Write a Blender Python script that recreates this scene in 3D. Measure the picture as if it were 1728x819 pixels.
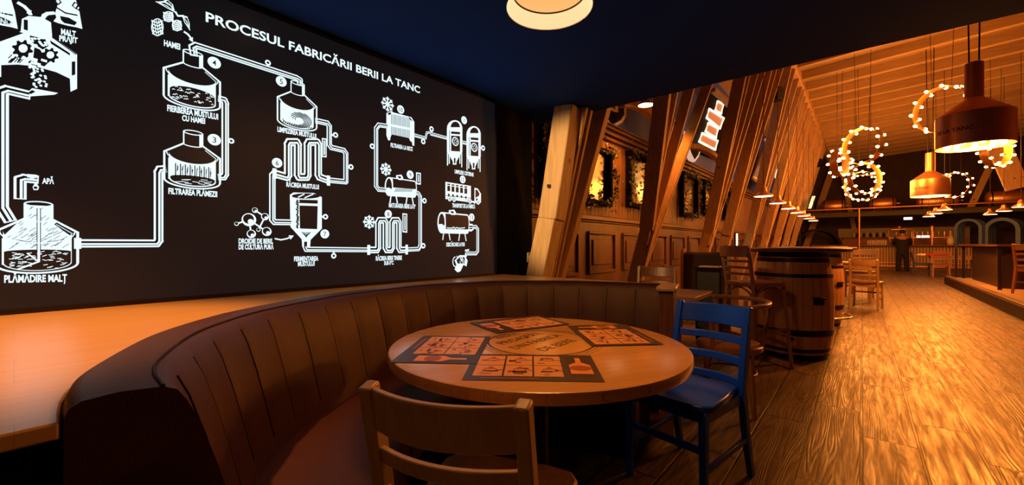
import bpy, bmesh, math, random
from mathutils import Vector, Matrix

scene = bpy.context.scene
for o in list(bpy.data.objects):
    bpy.data.objects.remove(o)
col = scene.collection
R = random.Random(7)
rad = math.radians

# ------------------------------------------------------------------ camera, world, exposure
YAW = 40.0
FOC = 705.0            # focal length in pixels of the 1728 wide frame
EYE = 1.15
HOR = 414.0            # horizon row
cam_d = bpy.data.cameras.new('camera')
cam_d.sensor_width = 36.0
cam_d.lens = 36.0 * FOC / 1728.0
cam_d.shift_y = (HOR - 409.5) / 1728.0
cam_d.clip_start = 0.05
cam_d.clip_end = 200
cam = bpy.data.objects.new('camera', cam_d)
cam.location = (0, 0, EYE)
cam.rotation_euler = (rad(90), 0, rad(YAW))
col.objects.link(cam)
scene.camera = cam

world = bpy.data.worlds.new('world')
world.use_nodes = True
world.node_tree.nodes['Background'].inputs[0].default_value = (0.010, 0.010, 0.016, 1)
world.node_tree.nodes['Background'].inputs[1].default_value = 1.0
scene.world = world
scene.view_settings.view_transform = 'Standard'
scene.view_settings.look = 'None'
scene.view_settings.gamma = 1.0
scene.view_settings.use_curve_mapping = False
scene.view_settings.exposure = 0.0

WARM = (1.0, 0.265, 0.026)      # amber of the hall
SOFT = (1.0, 0.365, 0.075)       # warm white over the round table
HALL_BULB = 36.0               # emission of the ring bulbs
HALL_W = 2.75                   # scale of the hall lamps
SCREEN_E = 1.12

# ------------------------------------------------------------------ pixel -> place helpers (used only to size things)
S_, C_ = math.sin(rad(YAW)), math.cos(rad(YAW))
def at(px, py, D):
    r = (px - 864.0) / FOC * D
    return Vector((-S_*D + C_*r, C_*D + S_*r, EYE + (HOR - py) / FOC * D))
def atz(px, py, z):
    return at(px, py, FOC * (z - EYE) / (HOR - py))
def atx(px, py, X):
    t = (px - 864.0) / FOC
    return at(px, py, X / (-S_ + C_ * t))
def aty(px, py, Y):
    t = (px - 864.0) / FOC
    return at(px, py, Y / (C_ + S_ * t))

# ------------------------------------------------------------------ materials
MATS = {}
def _new(name):
    m = bpy.data.materials.new(name); m.use_nodes = True
    nt = m.node_tree
    return m, nt, nt.nodes['Principled BSDF']
def plain(name, c, rough=0.5, metal=0.0, noise=0.0, nscale=20, bump=0.0, bscale=60, spec=0.5):
    m, nt, b = _new(name)
    b.inputs['Base Color'].default_value = (*c, 1)
    b.inputs['Roughness'].default_value = rough
    b.inputs['Metallic'].default_value = metal
    b.inputs['Specular IOR Level'].default_value = spec
    tc = nt.nodes.new('ShaderNodeTexCoord')
    if noise:
        n = nt.nodes.new('ShaderNodeTexNoise'); n.inputs['Scale'].default_value = nscale; n.inputs['Detail'].default_value = 3
        nt.links.new(tc.outputs['Object'], n.inputs['Vector'])
        r = nt.nodes.new('ShaderNodeMixRGB'); r.inputs[1].default_value = (*[x*(1-noise) for x in c], 1)
        r.inputs[2].default_value = (*[min(1, x*(1+noise)) for x in c], 1)
        nt.links.new(n.outputs['Fac'], r.inputs[0]); nt.links.new(r.outputs[0], b.inputs['Base Color'])
    if bump:
        n2 = nt.nodes.new('ShaderNodeTexNoise'); n2.inputs['Scale'].default_value = bscale; n2.inputs['Detail'].default_value = 3
        nt.links.new(tc.outputs['Object'], n2.inputs['Vector'])
        bp = nt.nodes.new('ShaderNodeBump'); bp.inputs['Strength'].default_value = bump; bp.inputs['Distance'].default_value = 0.01
        nt.links.new(n2.outputs['Fac'], bp.inputs['Height']); nt.links.new(bp.outputs['Normal'], b.inputs['Normal'])
    MATS[name] = m
    return m
def wood(name, c1, c2, scale=(12, 12, 0.8), rough=0.45, bump=0.15, rings=6.0, knots=False):
    m, nt, b = _new(name)
    b.inputs['Roughness'].default_value = rough
    tc = nt.nodes.new('ShaderNodeTexCoord')
    mp = nt.nodes.new('ShaderNodeMapping'); mp.inputs['Scale'].default_value = scale
    nt.links.new(tc.outputs['Object'], mp.inputs['Vector'])
    n = nt.nodes.new('ShaderNodeTexNoise'); n.inputs['Scale'].default_value = 1.0; n.inputs['Detail'].default_value = 3
    nt.links.new(mp.outputs[0], n.inputs['Vector'])
    mu = nt.nodes.new('ShaderNodeMath'); mu.operation = 'MULTIPLY'; mu.inputs[1].default_value = rings
    pp = nt.nodes.new('ShaderNodeMath'); pp.operation = 'PINGPONG'; pp.inputs[1].default_value = 0.5
    nt.links.new(n.outputs['Fac'], mu.inputs[0]); nt.links.new(mu.outputs[0], pp.inputs[0])
    mx = nt.nodes.new('ShaderNodeMath'); mx.operation = 'MULTIPLY'; mx.inputs[1].default_value = 2.0
    nt.links.new(pp.outputs[0], mx.inputs[0])
    r = nt.nodes.new('ShaderNodeMixRGB'); r.inputs[1].default_value = (*c1, 1); r.inputs[2].default_value = (*c2, 1)
    nt.links.new(mx.outputs[0], r.inputs[0])
    out = r.outputs[0]
    if knots:
        v = nt.nodes.new('ShaderNodeTexVoronoi'); v.inputs['Scale'].default_value = 3.2
        nt.links.new(tc.outputs['Object'], v.inputs['Vector'])
        cr = nt.nodes.new('ShaderNodeValToRGB'); cr.color_ramp.elements[0].position = 0.05; cr.color_ramp.elements[1].position = 0.11
        nt.links.new(v.outputs['Distance'], cr.inputs[0])
        k = nt.nodes.new('ShaderNodeMixRGB'); k.inputs[1].default_value = (*[x*0.25 for x in c1], 1)
        nt.links.new(cr.outputs[0], k.inputs[0]); nt.links.new(out, k.inputs[2]); out = k.outputs[0]
    nt.links.new(out, b.inputs['Base Color'])
    if bump:
        bp = nt.nodes.new('ShaderNodeBump'); bp.inputs['Strength'].default_value = bump; bp.inputs['Distance'].default_value = 0.004
        nt.links.new(mx.outputs[0], bp.inputs['Height']); nt.links.new(bp.outputs['Normal'], b.inputs['Normal'])
    MATS[name] = m
    return m
def emit(name, c, e, base=None):
    m, nt, b = _new(name)
    b.inputs['Base Color'].default_value = (*(base or (0.02, 0.02, 0.02)), 1)
    b.inputs['Roughness'].default_value = 0.4
    b.inputs['Emission Color'].default_value = (*c, 1)
    b.inputs['Emission Strength'].default_value = e
    MATS[name] = m
    return m

def floor_mat():
    m, nt, b = _new('floor_planks')
    L, N = nt.links.new, nt.nodes.new
    tc = N('ShaderNodeTexCoord')
    sep = N('ShaderNodeSeparateXYZ'); L(tc.outputs['Object'], sep.inputs[0])
    cmb = N('ShaderNodeCombineXYZ'); L(sep.outputs['Y'], cmb.inputs['X']); L(sep.outputs['X'], cmb.inputs['Y'])
    wob = N('ShaderNodeTexNoise'); wob.inputs['Scale'].default_value = 1.4; wob.inputs['Detail'].default_value = 4
    L(tc.outputs['Object'], wob.inputs['Vector'])
    ws = N('ShaderNodeVectorMath'); ws.operation = 'SCALE'; ws.inputs['Scale'].default_value = 0.012
    L(wob.outputs['Color'], ws.inputs[0])
    ad = N('ShaderNodeVectorMath'); ad.operation = 'ADD'; L(cmb.outputs[0], ad.inputs[0]); L(ws.outputs[0], ad.inputs[1])
    br = N('ShaderNodeTexBrick'); br.offset = 0.37; br.squash = 1.0
    br.inputs['Scale'].default_value = 1.0
    br.inputs['Brick Width'].default_value = 1.25
    br.inputs['Row Height'].default_value = 0.254
    br.inputs['Mortar Size'].default_value = 0.008
    br.inputs['Mortar Smooth'].default_value = 0.3
    br.inputs['Color1'].default_value = (0, 0, 0, 1); br.inputs['Color2'].default_value = (1, 1, 1, 1)
    br.inputs['Mortar'].default_value = (0.5, 0.5, 0.5, 1)
    L(ad.outputs[0], br.inputs['Vector'])
    # cathedral grain: contour lines of a stretched noise, shifted for each board
    sh = N('ShaderNodeVectorMath'); sh.operation = 'MULTIPLY'; sh.inputs[1].default_value = (9.0, 7.0, 31.0)
    L(br.outputs['Color'], sh.inputs[0])
    st = N('ShaderNodeVectorMath'); st.operation = 'MULTIPLY'; st.inputs[1].default_value = (0.75, 8.5, 1.0)
    L(cmb.outputs[0], st.inputs[0])
    a2 = N('ShaderNodeVectorMath'); a2.operation = 'ADD'; L(st.outputs[0], a2.inputs[0]); L(sh.outputs[0], a2.inputs[1])
    n = N('ShaderNodeTexNoise'); n.inputs['Scale'].default_value = 1.1; n.inputs['Detail'].default_value = 1.5; n.inputs['Roughness'].default_value = 0.4
    L(a2.outputs[0], n.inputs['Vector'])
    mu = N('ShaderNodeMath'); mu.operation = 'MULTIPLY'; mu.inputs[1].default_value = 17.0; L(n.outputs['Fac'], mu.inputs[0])
    pp = N('ShaderNodeMath'); pp.operation = 'PINGPONG'; pp.inputs[1].default_value = 0.5; L(mu.outputs[0], pp.inputs[0])
    # worn patches
    wn = N('ShaderNodeTexNoise'); wn.inputs['Scale'].default_value = 3.2; wn.inputs['Detail'].default_value = 6; wn.inputs['Roughness'].default_value = 0.65
    L(a2.outputs[0], wn.inputs['Vector'])
    wr = N('ShaderNodeValToRGB'); wr.color_ramp.elements[0].position = 0.40; wr.color_ramp.elements[1].position = 0.62
    L(wn.outputs['Fac'], wr.inputs[0])
    base = N('ShaderNodeMixRGB'); base.inputs[1].default_value = (0.13, 0.078, 0.037, 1); base.inputs[2].default_value = (0.23, 0.15, 0.072, 1)
    L(wr.outputs[0], base.inputs[0])
    g = N('ShaderNodeMixRGB'); g.blend_type = 'MULTIPLY'; g.inputs[0].default_value = 0.75
    gr = N('ShaderNodeValToRGB'); gr.color_ramp.elements[0].position = 0.0; gr.color_ramp.elements[1].position = 0.35
    gr.color_ramp.elements[0].color = (0.25, 0.2, 0.16, 1)
    L(pp.outputs[0], gr.inputs[0]); L(base.outputs[0], g.inputs[1]); L(gr.outputs[0], g.inputs[2])
    mo = N('ShaderNodeMixRGB'); mo.inputs[2].default_value = (0.02, 0.011, 0.006, 1)
    L(br.outputs['Fac'], mo.inputs[0]); L(g.outputs[0], mo.inputs[1]); L(mo.outputs[0], b.inputs['Base Color'])
    # fine streaks along the board
    s3 = N('ShaderNodeVectorMath'); s3.operation = 'MULTIPLY'; s3.inputs[1].default_value = (2.2, 75.0, 1.0)
    L(cmb.outputs[0], s3.inputs[0])
    fn = N('ShaderNodeTexNoise'); fn.inputs['Scale'].default_value = 1.0; fn.inputs['Detail'].default_value = 3; L(s3.outputs[0], fn.inputs['Vector'])
    # bump
    h1 = N('ShaderNodeMath'); h1.operation = 'MULTIPLY'; h1.inputs[1].default_value = 0.75; L(pp.outputs[0], h1.inputs[0])
    h2 = N('ShaderNodeMath'); h2.operation = 'MULTIPLY_ADD'; h2.inputs[1].default_value = -2.2
    L(br.outputs['Fac'], h2.inputs[0]); L(h1.outputs[0], h2.inputs[2])
    h3 = N('ShaderNodeMath'); h3.operation = 'MULTIPLY_ADD'; h3.inputs[1].default_value = 0.55
    L(fn.outputs['Fac'], h3.inputs[0]); L(h2.outputs[0], h3.inputs[2])
    bp = N('ShaderNodeBump'); bp.inputs['Strength'].default_value = 0.5; bp.inputs['Distance'].default_value = 0.0035
    L(h3.outputs[0], bp.inputs['Height']); L(bp.outputs['Normal'], b.inputs['Normal'])
    rr = N('ShaderNodeMapRange'); rr.inputs[3].default_value = 0.54; rr.inputs[4].default_value = 0.34
    L(wr.outputs[0], rr.inputs[0]); L(rr.outputs[0], b.inputs['Roughness'])
    b.inputs['Specular IOR Level'].default_value = 0.4
    return m

def strip_wood(name, c1, c2, w=0.045, l=0.4, rough=0.28, ang=0.0, coat=0.3):
    m, nt, b = _new(name)
    L, N = nt.links.new, nt.nodes.new
    tc = N('ShaderNodeTexCoord')
    mp = N('ShaderNodeMapping'); mp.inputs['Rotation'].default_value = (0, 0, ang); L(tc.outputs['Object'], mp.inputs['Vector'])
    br = N('ShaderNodeTexBrick'); br.offset = 0.43
    br.inputs['Scale'].default_value = 1.0; br.inputs['Brick Width'].default_value = l; br.inputs['Row Height'].default_value = w
    br.inputs['Mortar Size'].default_value = 0.0006
    br.inputs['Color1'].default_value = (*c1, 1); br.inputs['Color2'].default_value = (*c2, 1)
    br.inputs['Mortar'].default_value = (*[x*0.75 for x in c1], 1)
    L(mp.outputs[0], br.inputs['Vector'])
    st = N('ShaderNodeMapping'); st.inputs['Scale'].default_value = (3, 60, 60); L(mp.outputs[0], st.inputs['Vector'])
    n = N('ShaderNodeTexNoise'); n.inputs['Scale'].default_value = 1.0; n.inputs['Detail'].default_value = 4; L(st.outputs[0], n.inputs['Vector'])
    mr = N('ShaderNodeMapRange'); mr.inputs[3].default_value = 0.78; mr.inputs[4].default_value = 1.15; L(n.outputs['Fac'], mr.inputs[0])
    g = N('ShaderNodeMixRGB'); g.blend_type = 'MULTIPLY'; g.inputs[0].default_value = 1.0
    L(br.outputs['Color'], g.inputs[1]); L(mr.outputs[0], g.inputs[2]); L(g.outputs[0], b.inputs['Base Color'])
    b.inputs['Roughness'].default_value = rough
    b.inputs['Coat Weight'].default_value = coat; b.inputs['Coat Roughness'].default_value = 0.2
    return m

# ------------------------------------------------------------------ mesh builder
class MB:
    def __init__(s, off=(0, 0, 0)):
        s.v, s.f, s.mi, s.off = [], [], [], Vector(off)
    def add(s, vs, fs, mi=0):
        b = len(s.v)
        s.v += [Vector(p) for p in vs]
        s.f += [[b + i for i in f] for f in fs]
        s.mi += [mi] * len(fs)
        return s
    def box(s, c, d, rz=0, mi=0):
        c = Vector(c); x, y, z = d[0]/2, d[1]/2, d[2]/2
        M = Matrix.Rotation(rz, 3, 'Z')
        vs = [c + M @ Vector((i*x, j*y, k*z)) for i in (-1, 1) for j in (-1, 1) for k in (-1, 1)]
        return s.add(vs, [(0, 1, 3, 2), (4, 6, 7, 5), (0, 4, 5, 1), (2, 3, 7, 6), (0, 2, 6, 4), (1, 5, 7, 3)], mi)
    def span(s, lo, hi, mi=0):
        lo, hi = Vector(lo), Vector(hi)
        return s.box((lo+hi)/2, hi-lo, 0, mi)
    def sweep(s, pts, w, d, up=(0, 0, 1), mi=0, taper=None):
        """rectangular section swept along pts: w along the side vector, d along the third one"""
        pts = [Vector(p) for p in pts]; n = len(pts); up = Vector(up); vs = []
        for i, p in enumerate(pts):
            t = (pts[min(i+1, n-1)] - pts[max(i-1, 0)]).normalized()
            side = t.cross(up).normalized(); u = side.cross(t).normalized()
            k = 1 if not taper else taper[i]
            for a, b in ((-1, -1), (1, -1), (1, 1), (-1, 1)):
                vs.append(p + side*(a*w*k/2) + u*(b*d*k/2))
        fs = [(4*i+j, 4*i+(j+1) % 4, 4*i+4+(j+1) % 4, 4*i+4+j) for i in range(n-1) for j in range(4)]
        fs += [(3, 2, 1, 0), tuple(4*(n-1)+j for j in range(4))]
        return s.add(vs, fs, mi)
    def tube(s, pts, r, seg=8, closed=False, mi=0, radii=None):
        pts = [Vector(p) for p in pts]; n = len(pts); vs = []
        ref = Vector((0, 0, 1))
        for i, p in enumerate(pts):
            a, b = (pts[(i+1) % n], pts[i-1]) if closed else (pts[min(i+1, n-1)], pts[max(i-1, 0)])
            t = (a-b).normalized()
            rf = ref if abs(t.dot(ref)) < 0.95 else Vector((0, 1, 0))
            x = t.cross(rf).normalized(); y = x.cross(t)
            q = radii[i] if radii else r
            vs += [p + (x*math.cos(2*math.pi*k/seg) + y*math.sin(2*math.pi*k/seg))*q for k in range(seg)]
        m = n if closed else n-1
        fs = [(seg*i+k, seg*i+(k+1) % seg, seg*((i+1) % n)+(k+1) % seg, seg*((i+1) % n)+k) for i in range(m) for k in range(seg)]
        if not closed:
            fs += [tuple(reversed(range(seg))), tuple(seg*(n-1)+k for k in range(seg))]
        return s.add(vs, fs, mi)
    def lathe(s, prof, c=(0, 0, 0), seg=32, M=None, mi=0):
        c = Vector(c); M = M or Matrix.Identity(3); vs = []; n = len(prof)
        for r, z in prof:
            vs += [c + M @ Vector((r*math.cos(2*math.pi*k/seg), r*math.sin(2*math.pi*k/seg), z)) for k in range(seg)]
        fs = [(seg*i+k, seg*i+(k+1) % seg, seg*i+seg+(k+1) % seg, seg*i+seg+k) for i in range(n-1) for k in range(seg)]
        if prof[0][0] > 1e-4: fs.append(tuple(reversed(range(seg))))
        if prof[-1][0] > 1e-4: fs.append(tuple(seg*(n-1)+k for k in range(seg)))
        return s.add(vs, fs, mi)
    def shell(s, prof, c=(0, 0, 0), seg=32, M=None, mi=0):
        """open lathe without caps"""
        c = Vector(c); M = M or Matrix.Identity(3); vs = []; n = len(prof)
        for r, z in prof:
            vs += [c + M @ Vector((r*math.cos(2*math.pi*k/seg), r*math.sin(2*math.pi*k/seg), z)) for k in range(seg)]
        fs = [(seg*i+k, seg*i+(k+1) % seg, seg*i+seg+(k+1) % seg, seg*i+seg+k) for i in range(n-1) for k in range(seg)]
        return s.add(vs, fs, mi)
    def prism(s, poly, z0, z1, mi=0):
        n = len(poly)
        vs = [(x, y, z0) for x, y in poly] + [(x, y, z1) for x, y in poly]
        fs = [tuple(reversed(range(n))), tuple(range(n, 2*n))] + [(i, (i+1) % n, n+(i+1) % n, n+i) for i in range(n)]
        return s.add(vs, fs, mi)
    def loft(s, secs, mi=0, closed_sec=True, cap=True):
        n, m = len(secs), len(secs[0]); vs = [p for q in secs for p in q]
        k = m if closed_sec else m-1
        fs = [(m*i+j, m*i+(j+1) % m, m*i+m+(j+1) % m, m*i+m+j) for i in range(n-1) for j in range(k)]
        if cap and closed_sec:
            fs += [tuple(reversed(range(m))), tuple(m*(n-1)+j for j in range(m))]
        return s.add(vs, fs, mi)
    def sphere(s, c, r, u=10, v=7, sc=(1, 1, 1), mi=0):
        c = Vector(c)
        prof = [(r*math.sin(math.pi*i/v), -r*math.cos(math.pi*i/v)) for i in range(v+1)]
        vs = []
        for q, z in prof:
            vs += [c + Vector((q*math.cos(2*math.pi*k/u)*sc[0], q*math.sin(2*math.pi*k/u)*sc[1], z*sc[2])) for k in range(u)]
        fs = [(u*i+k, u*i+(k+1) % u, u*i+u+(k+1) % u, u*i+u+k) for i in range(v) for k in range(u)]
        return s.add(vs, fs, mi)
    def build(s, name, mat, parent=None, smooth=None, bevel=0, world=False, segs=2):
        me = bpy.data.meshes.new(name)
        off = Vector((0, 0, 0))
        if world and parent is not None:
            p = parent
            while p is not None:
                off += Vector(p.location); p = p.parent
        me.from_pydata([tuple(p - off - s.off) for p in s.v], [], s.f)
        me.polygons.foreach_set('material_index', s.mi)
        bm = bmesh.new(); bm.from_mesh(me)
        bmesh.ops.remove_doubles(bm, verts=bm.verts, dist=1e-5)
        bmesh.ops.recalc_face_normals(bm, faces=bm.faces)
        bm.to_mesh(me); bm.free()
        for m in (mat if isinstance(mat, (list, tuple)) else [mat]): me.materials.append(m)
        if smooth:
            me.polygons.foreach_set('use_smooth', [True]*len(me.polygons))
            me.set_sharp_from_angle(angle=rad(smooth))
        o = bpy.data.objects.new(name, me); col.objects.link(o)
        if not world or parent is None: o.location = s.off
        if parent is not None:
            o.parent = parent
            if world: o.location = (0, 0, 0)
        if bevel:
            b = o.modifiers.new('bevel', 'BEVEL'); b.width = bevel; b.segments = segs; b.limit_method = 'ANGLE'; b.angle_limit = rad(35)
            if not smooth:
                me.polygons.foreach_set('use_smooth', [True]*len(me.polygons)); me.set_sharp_from_angle(angle=rad(35))
        return o

def tag(o, label=None, cat=None, group=None, kind=None):
    if label: o['label'] = label
    if cat: o['category'] = cat
    if group: o['group'] = group
    if kind: o['kind'] = kind
    return o
def thing(name, label, cat, loc=(0, 0, 0), rz=0, group=None):
    o = bpy.data.objects.new(name, None); col.objects.link(o)
    o.location = loc; o.rotation_euler = (0, 0, rz); o.empty_display_size = 0.1
    return tag(o, label, cat, group)
def struct(o):
    o['kind'] = 'structure'; return o
def copy_tree(o, parent=None):
    c = o.copy(); col.objects.link(c)
    if parent is not None: c.parent = parent
    for ch in list(o.children): copy_tree(ch, c)
    return c
def clone(o, loc, rz=None, label=None, group=None, scale=None):
    c = copy_tree(o); c.location = loc
    if rz is not None: c.rotation_euler = (0, 0, rz)
    if label: c['label'] = label
    if group: c['group'] = group
    if scale: c.scale = (scale,)*3
    return c
def lamp(name, kind, loc, energy, color, parent=None, **kw):
    d = bpy.data.lights.new(name, kind); d.energy = energy; d.color = color
    for k, v in kw.items(): setattr(d, k, v)
    o = bpy.data.objects.new(name, d); col.objects.link(o); o.location = loc
    if parent is not None: o.parent = parent
    return o
def arc(cx, cy, rx, ry, a0, a1, n=16):
    return [(cx + rx*math.cos(rad(a0+(a1-a0)*i/n)), cy + ry*math.sin(rad(a0+(a1-a0)*i/n))) for i in range(n+1)]
ORD = ['first', 'second', 'third', 'fourth', 'fifth', 'sixth', 'seventh', 'eighth', 'ninth', 'tenth', 'eleventh', 'twelfth']

# ---- flat lettering turned into a mesh; unit text: x 0..1 over the line, y 0..1 over a capital
def text_mesh(txt, bold=0.0, spacing=1.0):
    cu = bpy.data.curves.new('lettering', 'FONT'); cu.body = txt; cu.size = 1.0; cu.offset = bold; cu.space_character = spacing
    cu.resolution_u = 3
    ob = bpy.data.objects.new('lettering', cu); col.objects.link(ob)
    dg = bpy.context.evaluated_depsgraph_get(); dg.update()
    me = bpy.data.meshes.new_from_object(ob.evaluated_get(dg))
    vs = [v.co.copy() for v in me.vertices]; fs = [tuple(p.vertices) for p in me.polygons]
    bpy.data.objects.remove(ob); bpy.data.curves.remove(cu); bpy.data.meshes.remove(me)
    if not vs: return [], []
    x0 = min(v.x for v in vs); x1 = max(v.x for v in vs)
    return [((v.x-x0)/(x1-x0), v.y/0.73) for v in vs], fs

# ------------------------------------------------------------------ material set
M_floor = floor_mat()
M_blue = plain('night_blue_paint', (0.011, 0.062, 0.33), 0.8, noise=0.15, nscale=3, spec=0.1)
M_black = plain('black_paint', (0.006, 0.006, 0.007), 0.7, noise=0.2, nscale=8, spec=0.05)
M_darkwood = wood('dark_panel_wood', (0.10, 0.038, 0.019), (0.14, 0.056, 0.028), (9, 9, 1.0), 0.42, 0.08)
M_boardwood = wood('wall_board_wood', (0.16, 0.078, 0.042), (0.215, 0.108, 0.06), (14, 14, 0.8), 0.5, 0.08)
M_blonde = wood('blonde_post_wood', (0.62, 0.47, 0.27), (0.50, 0.36, 0.20), (10, 10, 0.7), 0.6, 0.1, 5, True)
M_timber = wood('rough_timber', (0.52, 0.33, 0.16), (0.40, 0.24, 0.11), (10, 10, 0.7), 0.6, 0.12, 6, True)
M_joist = wood('joist_timber', (0.42, 0.28, 0.14), (0.34, 0.22, 0.105), (0.7, 10, 10), 0.65, 0.05)
M_ledge = strip_wood('ledge_wood', (0.56, 0.37, 0.15), (0.60, 0.40, 0.17), 0.30, 3.0, 0.34, rad(90))
M_table = strip_wood('table_wood', (0.62, 0.31, 0.080), (0.70, 0.365, 0.105), 0.042, 0.38, 0.27, rad(-62), 0.55)
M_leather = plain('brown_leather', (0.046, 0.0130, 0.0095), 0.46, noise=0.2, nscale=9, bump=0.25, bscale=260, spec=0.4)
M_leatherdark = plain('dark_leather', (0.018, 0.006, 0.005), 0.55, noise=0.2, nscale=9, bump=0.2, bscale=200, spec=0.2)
M_chairwood = wood('chair_wood', (0.36, 0.23, 0.125), (0.42, 0.27, 0.15), (16, 16, 1.2), 0.38, 0.05)
M_bluepaint = plain('blue_chair_paint', (0.003, 0.072, 0.80), 0.33, noise=0.12, nscale=14)
M_bentwood = wood('bentwood', (0.27, 0.115, 0.05), (0.33, 0.15, 0.07), (16, 16, 2), 0.35, 0.04)
M_barrel = strip_wood('barrel_oak', (0.54, 0.28, 0.13), (0.62, 0.33, 0.16), 0.5, 9, 0.5)
M_iron = plain('black_iron', (0.018, 0.015, 0.015), 0.45, 0.6, noise=0.2, nscale=30)
M_chrome = plain('chrome', (0.75, 0.72, 0.70), 0.18, 1.0, noise=0.05)
M_copper = plain('copper', (0.95, 0.45, 0.22), 0.36, 0.85, noise=0.10, nscale=4)
M_brass = plain('brass_socket', (0.55, 0.27, 0.09), 0.35, 1.0, noise=0.1)
M_white = plain('white_plastic', (0.7, 0.7, 0.68), 0.4, noise=0.03)
M_cable = plain('cable', (0.05, 0.035, 0.025), 0.6, noise=0.1)
M_paperdark = plain('placemat_brown', (0.055, 0.030, 0.022), 0.4, noise=0.3, nscale=12)
M_papercream = plain('placemat_cream', (0.66, 0.31, 0.11), 0.42, noise=0.12, nscale=40)
M_paperred = plain('placemat_rust', (0.33, 0.085, 0.03), 0.42, noise=0.2, nscale=40)
M_papercopper = plain('placemat_copper', (0.75, 0.28, 0.06), 0.4, noise=0.35, nscale=30)
M_ink = plain('dark_print', (0.05, 0.02, 0.009), 0.4, noise=0.1)
M_cloth = plain('dark_cloth', (0.013, 0.010, 0.012), 0.85, noise=0.3, nscale=20)
M_skin = plain('skin', (0.42, 0.20, 0.12), 0.55, noise=0.06)
M_screen = emit('screen_panel', (0.32, 0.34, 0.42), 0.014, (0.008, 0.008, 0.009))
for m_ in (M_screen,):
    m_.node_tree.nodes['Principled BSDF'].inputs['Roughness'].default_value = 0.5
    m_.node_tree.nodes['Principled BSDF'].inputs['Specular IOR Level'].default_value = 0.3
M_on = emit('screen_white', (0.78, 0.95, 1.0), SCREEN_E)
M_off = emit('screen_black', (0.32, 0.34, 0.42), 0.014, (0.008, 0.008, 0.009))
M_bulb = emit('lit_bulb', (1.0, 0.55, 0.16), HALL_BULB)
M_lampin = emit('lit_lamp_inside', (1.0, 0.68, 0.30), 1.7, (0.8, 0.7, 0.55))
M_neon = emit('neon_white', (1.0, 0.80, 0.58), 1.6)
M_ivy = plain('ivy_leaf', (0.035, 0.05, 0.016), 0.5, noise=0.4, nscale=20)
M_mirror = plain('mirror_glass', (0.42, 0.36, 0.28), 0.14, 1.0, noise=0.05)
M_greymetal = plain('grey_blue_steel', (0.17, 0.30, 0.72), 0.5, 0.0, noise=0.2, nscale=8)

# ------------------------------------------------------------------ structure
ALC = 2.5          # height of the low alcove ceiling
AY = 3.76          # its front edge
SX = -2.60         # face of the screen
WX = -3.10         # panelled wall of the hall
CZ = 5.6           # eave of the hall ceiling, at x = -1.3
SLOPE = 0.06
END = 29.6
def ceil_z(x): return CZ + SLOPE*(x + 1.3)

b = MB(); b.span((-3.3, -2.6, -0.12), (9.2, END+0.3, 0)); struct(b.build('floor', M_floor))
b = MB(); b.span((-2.75, -2.6, 0), (SX-0.06, 3.50, 2.9)); struct(b.build('wall_screen', M_black, bevel=0.004))
b = MB(); b.span((-2.75, -2.6, ALC), (9.2, AY, ALC+0.35)); struct(b.build('ceiling_alcove', M_blue))
b = MB(); b.span((-3.3, -2.8, 0), (9.4, -2.6, 6.6)); struct(b.build('wall_rear', M_black))
b = MB(); b.span((9.2, -2.8, 0), (9.4, END+0.3, 6.6)); struct(b.build('wall_right', M_darkwood))
b = MB(); b.span((-3.3, END, 0), (9.4, END+0.2, 6.6)); struct(b.build('wall_end', plain('end_wall', (0.05, 0.026, 0.016), 0.7, noise=0.3, nscale=2)))

# panelled left wall of the hall: lower panelling, boards, blue upper part
wl = MB(); wl.span((WX-0.2, 3.5, 2.98), (WX, END, 6.4)); wl = struct(wl.build('wall_left', plain('slate_blue_paint', (0.04, 0.10, 0.95), 0.6, noise=0.2, nscale=2)))
b = MB(); b.span((WX-0.2, 3.5, 1.56), (WX, END, 2.98))
y = 3.56
while y < 16:
    b.span((WX, y, 1.60), (WX+0.008, y+0.105, 2.78)); y += 0.115
b.build('boards', M_boardwood, wl, world=True)
b = MB(); b.span((WX-0.2, 3.5, 0), (WX, END, 1.56))
for k in range(14):
    y0 = 4.28 + 1.15*k - 1.15; y1 = y0 + 0.87
    for (z0, z1) in ((0.72, 1.36),):
        # moulded frame and raised field
        for lo, hi in (((y0, z0), (y1, z0+0.045)), ((y0, z1-0.045), (y1, z1)), ((y0, z0+0.045), (y0+0.045, z1-0.045)), ((y1-0.045, z0+0.045), (y1, z1-0.045))):
            b.span((WX, lo[0], lo[1]), (WX+0.035, hi[0], hi[1]))
        b.span((WX, y0+0.13, z0+0.13), (WX+0.022, y1-0.13, z1-0.13))
b.build('panelling', M_darkwood, wl, world=True, bevel=0.008)
b = MB(); b.sweep([(WX+0.03, 3.5, 1.555), (WX+0.03, END, 1.555)], 0.06, 0.07); b.sweep([(WX+0.015, 3.5, 1.505), (WX+0.015, END, 1.505)], 0.03, 0.03)
struct(b.build('trim_dado', M_darkwood, bevel=0.01))
b = MB()
for dz, t, h in ((0.0, 0.05, 0.06), (0.07, 0.09, 0.07), (0.14, 0.14, 0.05), (0.185, 0.17, 0.03)):
    b.span((WX, 3.5, 2.80+dz), (WX+t, END, 2.80+dz+h))
struct(b.build('trim_cornice', M_darkwood, bevel=0.01))
b = MB(); b.span((WX, 3.5, 0), (WX+0.03, END, 0.16)); struct(b.build('baseboard_left', M_darkwood, bevel=0.008))

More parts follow.
